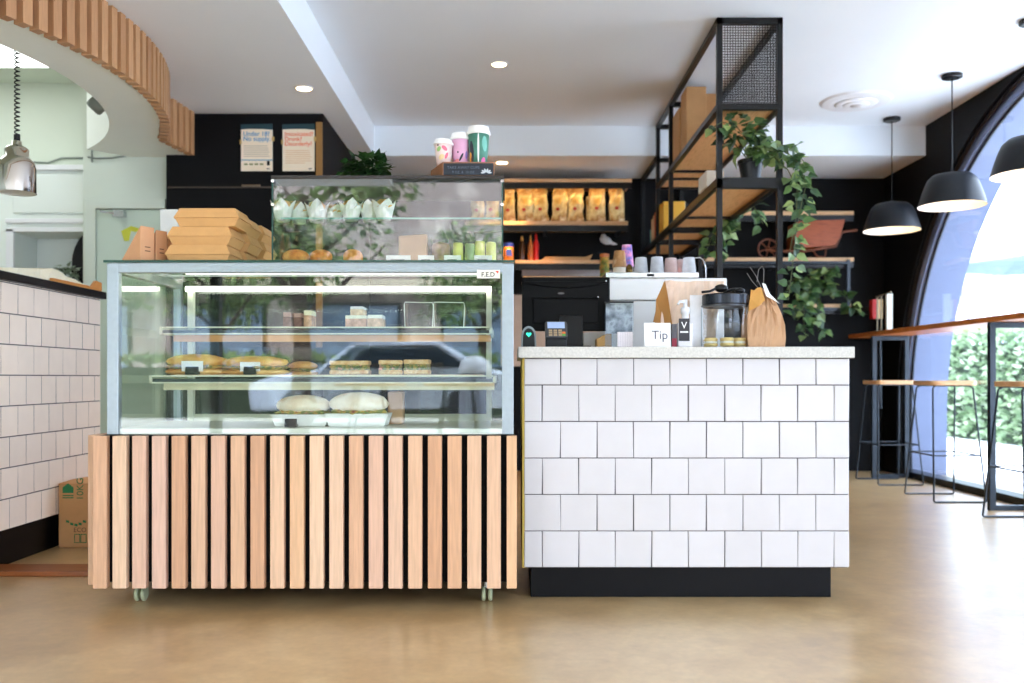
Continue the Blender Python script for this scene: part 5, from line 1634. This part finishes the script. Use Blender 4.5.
# menu books on the bar end
mh = thing('menu_rack', 'thin clear-sided rack holding a white card on the far end of the window bar', 'rack', (3.03, 7.5, 1.172))
m = MB()
for px in (877, 881):
    x = at(px, 0, 7.3).x
    m.box(x, x + .008, 7.3, 7.308, 1.1725, at(0, 296, 7.3).z)
m.tube([at(876, 297, 7.3), at(891, 292, 7.1)], .006, 6)
m.build('wire_frame', mat('dull_brass_wire', (110, 100, 80), .4, metal=.6), mh)
MB().box(at(886, 0, 7.3).x, at(891.5, 0, 7.3).x, 7.28, 7.31, 1.1725, at(0, 294, 7.3).z).build('white_card', mat('pale_card', (210, 216, 206), .5), mh)
MB().box(at(875, 0, 7.3).x, at(892, 0, 7.3).x, 7.28, 7.33, 1.1725, 1.18).build('rack_base', mat('dull_brass_wire', (110, 100, 80), .4, metal=.6), mh)
for pa, pb, c, lb in ((869.5, 873.5, (196, 20, 24), 'bright red folder hung at the end of the window bar'), (874.5, 880, (222, 190, 140), 'cream folder hung next to the red one')):
    t = thing('menu_folder', lb, 'folder', (at(pa, 0, 7.4).x, 7.4, at(0, 319, 7.4).z), 'folders by the window bar')
    MB().box(at(pa, 0, 7.4).x, at(pb, 0, 7.4).x, 7.34, 7.40, at(0, 319, 7.4).z, at(0, 300, 7.4).z).build('cover', mat('folder_%d' % c[1], c, .4), t, bevel=.002)
    MB().box(at(pa, 0, 7.4).x + .005, at(pb, 0, 7.4).x - .005, 7.40, YB - .001, at(0, 312, 7.4).z, at(0, 306, 7.4).z).build('wall_clip', M_BLACKM, t)

def make_pendant(label):
    t = thing('pendant_lamp', label, 'pendant lamp', (0, 0, 0), 'black dome pendants over the window bar')
    MB().lathe([(.05, 2.725), (.062, 2.73), (.062, 2.749)], (0, 0, 0), 28).build('ceiling_rose', M_BLACKM, t, smooth=False)
    c = MB(); c.tube([(0, 0, 2.726), (0, 0, 2.13)], .004, 8); c.build('cord', M_BLACKP, t)
    zb0, zt0 = 1.905, 2.12
    prof = [(.203, zb0), (.199, zb0 + .02), (.182, zb0 + .08), (.163, zb0 + .135), (.146, zb0 + .172), (.115, zb0 + .200), (.05, zb0 + .214), (.012, zb0 + .222), (0.001, zb0 + .222)]
    o = MB().shell(prof, (0, 0, 0), 48).build('lamp_shade', mat('black_shade', (18, 20, 24), .4, spec=.3), t, smooth=True)
    inner = [(r_ * .985 - .001 if r_ > .02 else r_, z_ - .003) for r_, z_ in prof]
    inner = [(.203, zb0)] + [(max(.001, r_ - .003), z_ - .004) for r_, z_ in prof[1:]]
    MB().shell(inner, (0, 0, 0), 48).build('shade_lining', mat('white_shade_lining', (248, 240, 226), .5), t, smooth=True)
    c = MB(); c.lathe([(.02, 2.06), (.02, 2.12)], (0, 0, 0), 16); c.build('lamp_holder', M_BLACKP, t)
    MB().blob((0, 0, 2.02), .04, .04, .045, 16, 10).build('bulb', lamp_mat('pendant_bulb', (255, 226, 180), 22.0), t, smooth=True)
    return t
pd = make_pendant('black dome pendant lamp nearest the back wall of the three over the bar')
pd.location = (2.85, 6.79, 0)
for y, lb in ((5.82, 'black dome pendant lamp in the middle of the three over the bar'), (4.93, 'black dome pendant lamp cut off by the picture edge')):
    c = copy_tree(pd); c.location = (2.83, y, 0); c['label'] = lb
# round ceiling vent
vx, vy = 2.42, 6.37
v = thing('ceiling_vent', 'round white ceiling air diffuser with raised rings', 'ceiling vent', (vx, vy, Z2))
MB().lathe([(.18, Z2 - .018), (.225, Z2 - .012), (.245, Z2 - .0005), (.0, Z2 - .0005)], (vx, vy, 0), 48).build('outer_ring', M_WHITE, v, smooth=False)
for r_, zz in ((.15, .028), (.10, .036)):
    MB().lathe([(r_ - .045, Z2 - zz), (r_ - .02, Z2 - zz + .002), (r_, Z2 - zz + .012), (r_ - .03, Z2 - zz + .01)], (vx, vy, 0), 40).build('inner_ring', M_WHITE, v, smooth=True)
MB().lathe([(0, Z2 - .04), (.04, Z2 - .038), (.05, Z2 - .018)], (vx, vy, 0), 24).build('centre_cone', mat('vent_cone', (206, 200, 196), .5), v, smooth=True)

# downlights
def downlight(x, y, z, label, e, size=80):
    t = thing('downlight', label, 'downlight', (x, y, z), 'recessed warm downlights')
    MB().shell([(.045, z - .006), (.056, z - .004), (.058, z - .0005), (.045, z - .0005)], (x, y, 0), 28).build('trim_ring', M_WHITE, t)
    MB().lathe([(0.0, z - .004), (.045, z - .004)], (x, y, 0), 28).build('lens', lamp_mat('downlight_lens', (255, 226, 176), 12.0), t)
    sp = spot('downlight_beam', (x, y, z - .02), e, size=size)
    sp.parent = t; sp.location = (0, 0, -.02)
    return t
downlight(-.08, 5.62, Z2, 'warm downlight in the raised ceiling tray', 26)
downlight(-1.234, 5.37, Z1, 'warm downlight in the low ceiling before the dark posters wall', 40)
downlight(-.08, 7.22, Z1, 'warm downlight in the soffit above the coffee shelves', 60)

# ------------------------------------------------------------------ posters, kitchen, heat lamps, carton
def poster(px0, px1, pyt, pyb, label, head, lines, bar, logo, icons):
    Y = 5.885
    a_, b_ = at(px0, pyt, Y), at(px1, pyb, Y)
    t = thing('wall_notice', label, 'notice', ((a_.x + b_.x) / 2, Y, b_.z), 'liquor notices on the dark wall')
    MB().box(a_.x, b_.x, Y, 5.8895, b_.z, a_.z).build('paper', mat('warm_paper', (250, 232, 206), .7, var=.02), t)
    w_, h_ = b_.x - a_.x, a_.z - b_.z
    MB().prism([(a_.x - .002, a_.z + .03), (b_.x, a_.z + .034), (b_.x, a_.z - .006), ((a_.x + b_.x) / 2, a_.z + .004), (a_.x, a_.z - .004)], 'y', Y - .0015, Y - .0002).build('printed_header', mat('header_teal', (20, 62, 72), .5), t)
    hm = mat('head_%d' % head[0], head, .6)
    for i, s_ in enumerate(lines):
        lettering(s_, (a_.x + .014, Y - .001, a_.z - .045 - .032 * i), .041 if len(lines) < 3 else .038, hm, t, align='LEFT', bold=.0005)
    tm = mat('fine_%d' % bar[0], bar, .7)
    m = MB(); r_ = random.Random(5)
    z = a_.z - .050 - .030 * len(lines)
    while z > b_.z + (.085 if icons else .05):
        m.box(a_.x + .018, a_.x + w_ * r_.uniform(.7, .92), Y - .0006, Y, z - .0022, z + .0022); z -= .0135
    m.build('small_print', tm, t)
    if icons:
        MB().box(a_.x, b_.x, Y - .0007, Y, b_.z + .068, b_.z + .074).build('blue_rule', mat('rule_blue', (60, 150, 190), .6), t)
        m = MB()
        for k in range(4):
            m.box(a_.x + .02 + k * .034, a_.x + .044 + k * .034, Y - .0006, Y, b_.z + .038, b_.z + .05)
        m.build('icon_row', mat('icon_olive', (150, 150, 100), .7), t)
        MB().box(b_.x - .036, b_.x - .018, Y - .0006, Y, b_.z + .036, b_.z + .066).build('dark_icon', M_BLACKP, t)
    MB().box(b_.x - .038, b_.x - .018, Y - .0006, Y, b_.z + .012, b_.z + .018).build('dark_mark', M_BLACKP, t)
    m = MB()
    m.box(b_.x - .004, b_.x + .012, Y - .0012, Y - .0004, a_.z - .08, a_.z - .05)
    m.box(a_.x - .008, a_.x + .004, Y - .0012, Y - .0004, a_.z - .10, a_.z - .07)
    m.build('tape', mat('yellow_tape', (206, 170, 96), .5), t)
poster(241, 272.5, 129, 171, 'white notice with blue heading and icon row on the dark wall', (70, 150, 200), ['Under 18?', 'No supply.'], (190, 180, 160), 1, True)
poster(282.5, 314.5, 129, 171, 'white notice with orange three-line heading beside the gold timber edge', (240, 110, 60), ['Intoxicated?', 'Drunk?', 'Disorderly?'], (232, 190, 140), 1, False)
# handle on dark joinery
p = at(250, 186, 5.88)
t = MB().box(p.x - .05, p.x + .07, 5.86, 5.8795, p.z - .006, p.z + .006).build('panel_handle', mat('dull_bronze', (130, 112, 92), .4, metal=.6), bevel=.002)
tag(t, 'slim dull bronze pull on the dark panelling above the glass cabinet', 'handle')

# kitchen white cabinet
kc = thing('kitchen_cabinet', 'tall white kitchen cabinet with an open cubby at the wall beside the green door', 'cabinet', (-3.2, 6.2, 0))
YK = 6.12
K = lambda px, py: at(px, py, YK)
xl, xr = -4.3, K(91, 0).x
ztop = K(0, 166).z
zc0, zc1 = K(0, 272).z, K(0, 232).z
cx0, cx1 = K(14, 0).x, K(88, 0).x
m = MB()
m.box(xl, xr, YK + .01, 6.44, 0, zc0 - .15)
m.box(xl, cx0, YK + .01, 6.44, zc0 - .15, zc1); m.box(cx1, xr, YK + .01, 6.44, zc0 - .15, zc1)
m.box(xl, xr, YK + .01, 6.44, zc1, ztop)
m.box(cx0, cx1, 6.42, 6.44, zc0 - .15, zc1)
m.build('cabinet_body', M_CABW, kc)
m = MB()
m.box(xl, xr + .01, YK - .02, YK + .01, ztop - .03, ztop + .005)
m.box(K(6, 0).x, xr, YK - .012, YK + .01, zc1 + .06, zc1 + .09)
m.box(cx0 - .05, cx0, YK - .01, YK + .01, zc0 - .15, zc1 + .02); m.box(cx1, cx1 + .03, YK - .01, YK + .01, zc0 - .15, zc1 + .02)
m.box(cx0 - .05, cx1 + .03, YK - .01, YK + .01, zc1, zc1 + .03)
m.build('moulding', M_WHITE, kc, bevel=.003)
MB().box(K(13, 0).x, K(86, 0).x, YK - .006, YK + .009, K(0, 213).z, K(0, 174).z).build('cabinet_door', M_CABW, kc, bevel=.004)
zcb = zc0 - .15
m = MB(); m.blob((K(74, 0).x, 6.31, zcb + .12 + .1), .10, .09, .21, 16, 10, .15, None, 3)
t = m.build('black_bag', mat('black_cloth', (28, 26, 30), .9, bump=.3), smooth=True); t.location.z = zcb + .002
tag(t, 'black cloth bag inside the white cabinet cubby', 'bag')
m = MB(); leafcloud(m, (K(60, 0).x, 6.2, zcb + .10), .09, .05, .085, 90, .06, .04, random.Random(3))
t = m.build('green_bunch', ramp_mat('sage', [(120, 140, 110), (190, 200, 180), (90, 110, 80)], .6, leaf=True))
t.location.z = zcb + .003
tag(t, 'bunch of grey-green leaves lying in the cabinet cubby beside the black bag', 'greens')
# cable along the wall
m = MB(); yw = 5.935
m.tube([at(88, 157, yw), at(96, 158.5, yw), at(112, 158, yw), at(124, 156, yw), at(137, 153.5, yw)], .006, 6)
m.tube([at(92, 147, yw), at(92, 162, yw)], .006, 6)
m.tube([at(33, 162, 6.44), at(48, 163, 6.44), at(62, 158, 6.44), at(86, 158, 6.44)], .006, 6)
tag(m.build('wall_cable', mat('grey_cable', (120, 128, 122), .6)), 'grey cable running along the green kitchen wall under the curved bulkhead', 'cable')
# camera / spotlight on the bulkhead edge
p = at(97, 106, 5.0)
sc_ = thing('security_camera', 'small grey camera mounted inside the edge of the curved bulkhead', 'camera', (p.x, 5.0, p.z))
M_ = Matrix.Translation((p.x, 5.0, p.z)) @ Matrix.Rotation(-.7, 4, 'Y')
MB().lathe([(.028, -.04), (.034, -.03), (.034, .03), (.03, .045)], p, 18, Matrix.Rotation(-.8, 4, 'Y') @ Matrix.Rotation(.3, 4, 'X')).build('housing', mat('grey_housing', (120, 124, 116), .4), sc_, smooth=True)
m = MB(); m.tube([p, p + Vector((.08, .02, .02))], .012, 8); m.build('bracket', MATS['grey_housing'], sc_)
# chrome heat lamps
def heat_lamp(px, Y, label, zbot):
    x = at(px, 0, Y).x
    t = thing('heat_lamp', label, 'heat lamp', (x, Y, zbot), 'chrome heat lamps over the kitchen counter')
    prof = [(.082, zbot), (.082, zbot + .012), (.081, zbot + .115), (.076, zbot + .14), (.062, zbot + .16), (.052, zbot + .168), (.052, zbot + .20), (.044, zbot + .212), (.030, zbot + .216), (.022, zbot + .225), (.022, zbot + .24), (0.001, zbot + .241)]
    MB().shell(prof, (x, Y, 0), 36).build('lamp_shade', M_CHROME, t, smooth=True)
    MB().shell([(.079, zbot + .002), (.076, zbot + .10), (.06, zbot + .15), (.001, zbot + .155)], (x, Y, 0), 36).build('lining', mat('white_lining_metal', (220, 214, 200), .4), t, smooth=True)
    MB().lathe([(.014, zbot + .24), (.014, zbot + .27)], (x, Y, 0), 14).build('strain_relief', M_BLACKP, t)
    m = MB(); z = zbot + .27; n = 0
    path_ = []
    while z < 2.86:
        path_.append((x + .011 * math.cos(n * 1.05), Y + .011 * math.sin(n * 1.05), z)); z += .0035; n += 1
    path_.append((x, Y, 2.885))
    m.tube(path_, .0035, 5)
    m.build('coiled_cord', M_BLACKP, t, smooth=True)
    return t
heat_lamp(17, 4.2, 'chrome heat lamp on a coiled black cord over the cream tiled counter', at(0, 193, 4.2).z)
heat_lamp(-14, 4.55, 'second chrome heat lamp, mostly outside the picture edge', at(0, 190, 4.55).z)
# greaseproof papers on the left counter
m = MB(); r_ = random.Random(4)
zk = 1.2485
N_ = 22
prof = []
for i in range(N_):
    y = 3.3 + (4.66 - 3.3) * i / (N_ - 1)
    hgt = max(.012, min(.014 + .1 * (y - 3.75), .066)) + r_.uniform(-.004, .004) if i < N_ - 5 else .062 - .009 * (i - N_ + 5)
    prof.append((y, hgt))
vs = []
for y, hgt in prof:
    vs += [(-2.155 - r_.uniform(0, .02), y, zk + .0005), (-2.17 - r_.uniform(0, .03), y, zk + hgt), (-2.42, y, zk + hgt * 1.05), (-2.5, y, zk + .0005)]
fs = []
for i in range(N_ - 1):
    for k in range(3):
        fs.append((i * 4 + k, i * 4 + k + 1, (i + 1) * 4 + k + 1, (i + 1) * 4 + k))
    fs.append((i * 4 + 3, i * 4, (i + 1) * 4, (i + 1) * 4 + 3))
fs += [(0, 1, 2, 3), tuple((N_ - 1) * 4 + k for k in (3, 2, 1, 0))]
m.add(vs, fs)
tag(m.build('wrapping_paper', mat('creamy_paper', (246, 236, 206), .7, var=.04, scale=8)), 'crumpled cream wrapping paper piled along the black kitchen counter top', 'paper')
m = MB(); m.prism([(4.56, zk + .0006), (4.70, zk + .0006), (4.70, zk + .045), (4.64, zk + .05), (4.60, zk + .02)], 'x', -2.145, -2.13)
m.box(-2.145, -2.13, 4.2, 4.56, zk + .0006, zk + .016)
o = m.build('kraft_tray', mat('orange_kraft', (206, 136, 66), .7)); tag(o, 'flattened orange kraft tray at the end of the black kitchen counter top', 'tray')
# cardboard carton on the floor with green print
a_ = at(58.5, 548, 4.26)
cx_ = a_.x
ct = thing('cardboard_carton', 'brown cardboard carton with green print on the floor behind the case', 'carton', (cx_ + .15, 4.41, 0))
MB().box(cx_, cx_ + .30, 4.26, 4.56, .001, .303).build('carton_body', M_CARD, ct, bevel=.003)
MB().add([(cx_, 4.255, .303), (cx_ + .3, 4.255, .303), (cx_ + .3, 4.405, .308), (cx_, 4.405, .308), (cx_ + .3, 4.555, .303), (cx_, 4.555, .303)], [(0, 1, 2, 3), (3, 2, 4, 5)]).build('top_flaps', M_CARD, ct)
MG = mat('green_print', (40, 120, 70), .7)
m = MB()
C_ = lambda px, py: at(px, py, 4.2585)
hx = [(62.5, 493), (62.5, 487.5), (68, 483.2), (73.5, 487.5), (73.5, 493)]
m.add([C_(*q_) for q_ in hx], [(0, 1, 2, 3, 4)])
m.build('printed_emblem', MG, ct)
m = MB()
for py in (495, 497.2):
    m.add([C_(62.5, py), C_(73.5, py), C_(73.5, py + 1.1), C_(62.5, py + 1.1)], [(0, 1, 2, 3)])
for k in range(5):
    a1 = 66 + k * 4.2
    py = 520 + 3.5 * math.sin(PI * k / 4) 
    m.add([C_(a1, py), C_(a1 + 3.2, py + .6), C_(a1 + 3.2, py + 3), C_(a1, py + 2.4)], [(0, 1, 2, 3)])
m.build('printed_text', MG, ct)
m = MB()
for x0__ in (74.2, 80.5):
    for q0, q1 in (((0, 0), (6, .8)), ((0, 8.2), (6, 9)), ((0, 0), (.8, 9)), ((5.2, 0), (6, 9))):
        m.add([C_(x0__ + q0[0], 534 + q0[1]), C_(x0__ + q1[0], 534 + q0[1]), C_(x0__ + q1[0], 534 + q1[1]), C_(x0__ + q0[0], 534 + q1[1])], [(0, 1, 2, 3)])
m.build('printed_symbols', MG, ct)
lettering('10KG', C_(83.2, 489), .045, MG, ct, rot=(PI / 2, -PI / 2, 0))
lettering('ECO', C_(80, 532), .03, mat('brown_ink', (110, 84, 60), .7), ct)

# ------------------------------------------------------------------ outdoors past the arched window
struct(MB().box(3.62, 30, -20, 40, -.12, -.02).build('pavement', mat('pale_paving', (226, 226, 226), .8, var=.04, scale=2)))
def hedge(name, label, x0, x1, y0, y1, z1, n, L, seed, mt):
    rnd = random.Random(seed)
    t = thing(name, label, 'hedge', ((x0 + x1) / 2, (y0 + y1) / 2, 0))
    MB().box(x0 + .15, x1 - .15, y0 + .15, y1 - .15, -.02, z1 - .18).build('inner_branches', mat('dark_twigs', (40, 52, 34), .9, var=.3, scale=6), t)
    m = MB()
    for _ in range(n):
        f = rnd.random()
        y = rnd.uniform(y0, y1)
        if f < .7:
            x = x0 + rnd.uniform(0, .2); z = rnd.uniform(0, z1); d = (-1, rnd.uniform(-1, 1), rnd.uniform(-.6, 1))
        else:
            x = rnd.uniform(x0, x1); z = z1 - rnd.uniform(0, .15); d = (rnd.uniform(-1, 1), rnd.uniform(-1, 1), 1)
        m.leaf((x, y, z + rnd.uniform(-.03, .05)), d, (rnd.uniform(-1, 1), rnd.uniform(-1, 1), rnd.uniform(-1, 1)), L * rnd.uniform(.7, 1.3), L * .6)
    m.build('foliage', mt, t)
    return t
hedge('garden_hedge', 'clipped green hedge outside the arched window behind the bar stools', 6.0, 6.9, 8.5, 24, 1.42, 11000, .10, 2, M_HEDGE)
# light building frame and banner beyond
bd_ = thing('pale_building', 'pale steel-braced building far beyond the hedge', 'building', (14, 24, 0))
MB().box(14, 14.3, 14, 44, -.02, 4.4).build('wall', mat('pale_cladding', (214, 216, 224), .7, var=.04, scale=1), bd_)
m = MB()
for k in range(10):
    y = 15 + k * 2.8
    m.box(13.9, 14.0, y, y + .12, -.02, 4.4)
    m.tube([(13.92, y, 1.4), (13.92, y + 2.8, 4.2)], .05, 6); m.tube([(13.92, y + 2.8, 1.4), (13.92, y, 4.2)], .05, 6)
m.box(13.86, 13.99, 14, 44, 4.2, 4.5)
m.build('bracing', mat('pale_steel', (168, 176, 190), .6), bd_)
p = at(948, 283, 26)
o = MB().box(13.7, 13.75, 28.0, 31.5, 3.0, 4.25).build('street_banner', mat('banner_red', (226, 60, 84), .6))
bp = thing('banner_post', 'thin grey post carrying the red banner outside', 'post', (13.76, 29.7, 0))
MB().lathe([(.04, -.02), (.04, 4.5)], (13.80, 29.7, 0), 10).build('pole', MATS['pale_steel'], bp)
tag(o, 'small red banner seen through the arched window above the bar', 'banner')
um = thing('market_umbrella', 'blue-grey market umbrella outside the window above the hedge', 'umbrella', (8.4, 14.0, 0))
MB().shell([(1.5, 2.55), (1.2, 2.7), (.6, 2.95), (.02, 3.12)], (8.4, 14.0, 0), 8).build('canopy', mat('blue_canvas', (112, 130, 176), .8), um)
MB().lathe([(.03, -.02), (.03, 3.1)], (8.4, 14.0, 0), 10).build('pole', M_STEEL, um)

# ------------------------------------------------------------------ street in front of the shop (what the glass reflects)
struct(MB().box(-30, 3.62, -40, YF - .2, -.12, -.02).build('pavement', mat('pale_paving_street', (200, 198, 192), .8, var=.05, scale=2)))
struct(MB().box(3.62, 30, -40, -20, -.12, -.02).build('pavement', MATS['pale_paving_street']))
def make_tree(seed, label):
    rnd = random.Random(seed)
    t = thing('street_tree', label, 'tree', (0, 0, 0), 'street trees in front of the shop')
    m = MB(); m.tube([(0, 0, -.02), (.05, 0, 1.2), (-.03, .04, 2.4), (.02, 0, 3.4)], .15, 10, r_end=.08)
    for k in range(7):
        a_ = k * 2.1; z = 1.6 + .25 * k
        m.tube([(0, 0, z), (.6 * math.cos(a_), .6 * math.sin(a_), z + .5), (1.2 * math.cos(a_), 1.2 * math.sin(a_), z + 1.1)], .05, 6, r_end=.02)
    m.build('trunk', M_BARK, t, smooth=True)
    m = MB()
    for k in range(9):
        a_ = k * 2.1
        c = Vector((1.1 * math.cos(a_) * rnd.uniform(.4, 1), 1.1 * math.sin(a_) * rnd.uniform(.4, 1), rnd.uniform(2.3, 4.2)))
        leafcloud(m, c, .75, .75, .6, 190, .17, .11, rnd)
    m.build('foliage', M_TREE, t)
    return t
tr = make_tree(3, 'leafy street tree reflected in the case glass')
tr.location = (-3.0, -6.4, 0)
for x, y, rz in ((-6.2, -6.8, 1.0), (.9, -6.6, 2.0), (-.6, -12.9, 4.2), (-6.4, -13.2, .5)):
    c = copy_tree(tr); c.location = (x, y, 0); c.rotation_euler.z = rz
hedge('street_hedge', 'low hedge across the street reflected in the case glass', -9.5, 3.0, -12.6, -12.0, 1.2, 2200, .2, 5, M_TREE)
# facade across the street
fc = thing('brick_facade', 'brick and glass shop facade across the street', 'building', (-3, -16.5, 0))
MB().box(-14, 8, -17, -16.5, -.02, 6.6).build('wall', ramp_mat('facade_brick', [(176, 160, 150), (150, 138, 134), (206, 196, 186)], .8, scale=1.2, island=False), fc)
for k in range(6):
    x = -12 + k * 3.4
    f_ = MB().box(x, x + 2.4, -16.5, -16.44, .6, 2.7).build('window_frame', M_BLACKM, fc)
    MB().box(x + .08, x + 2.32, -16.44, -16.42, .68, 2.62).build('pane', mat('sky_pane', (120, 140, 160), .1), f_)
MB().box(-14, 8, -16.5, -15.6, 3.0, 3.2).build('awning', mat('cream_awning', (226, 216, 190), .7), fc)
# litter bin and cafe table outside
lb_ = thing('litter_bin', 'grey round litter bin with a pale domed top outside the shop front', 'litter bin', (-.40, -3.4, 0))
MB().lathe([(.16, -.02), (.17, 0), (.17, .85)], (-.40, -3.4, 0), 28).build('bin_body', mat('bin_grey', (150, 156, 166), .4), lb_, smooth=False)
MB().lathe([(.175, .85), (.175, .9), (.15, .98), (.08, 1.03), (0, 1.04)], (-.40, -3.4, 0), 28).build('bin_top', mat('bin_white', (226, 228, 230), .4), lb_, smooth=True)
def cafe_table(x, y, label):
    t = thing('cafe_table', label, 'table', (x, y, 0), 'outdoor cafe tables')
    MB().lathe([(.34, .72), (.35, .73), (.35, .75)], (x, y, 0), 30).build('table_top', M_WOOD, t)
    for k in range(4):
        a_ = PI / 4 + k * PI / 2
        m = MB(); m.tube([(x + .18 * math.cos(a_), y + .18 * math.sin(a_), .72), (x + .32 * math.cos(a_), y + .32 * math.sin(a_), -.02)], .014, 8)
        m.build('leg', M_BLACKM, t)
cafe_table(-.52, -2.5, 'round outdoor cafe table beside the litter bin')
cafe_table(-1.40, -2.6, 'round outdoor cafe table further along the shop front')
# parked car
car = thing('parked_car', 'silver parked car at the kerb in front of the shop', 'car', (-2.2, -9.4, 0))
m = MB()
m.prism([(-4.3, .25), (-4.35, .7), (-3.9, .85), (-3.2, .95), (-2.6, 1.38), (-1.2, 1.42), (-.5, .98), (-.05, .9), (.0, .3)], 'y', -10.2, -8.5)
m.build('body', mat('silver_paint', (196, 204, 214), .2, metal=.5), car, bevel=.06, seg=3)
m = MB(); m.prism([(-3.05, .96), (-2.55, 1.30), (-1.28, 1.34), (-.72, .98)], 'y', -8.5, -8.47)
m.build('side_window', mat('car_glass', (40, 48, 56), .05), car)
for x in (-3.5, -.8):
    MB().lathe([(0, -.1), (.30, -.1), (.32, -.06), (.32, .06), (.30, .1), (0, .1)], (x, -8.5, .3), 28, Matrix.Rotation(PI / 2, 4, 'X')).build('wheel', mat('tyre', (26, 26, 28), .7), car)
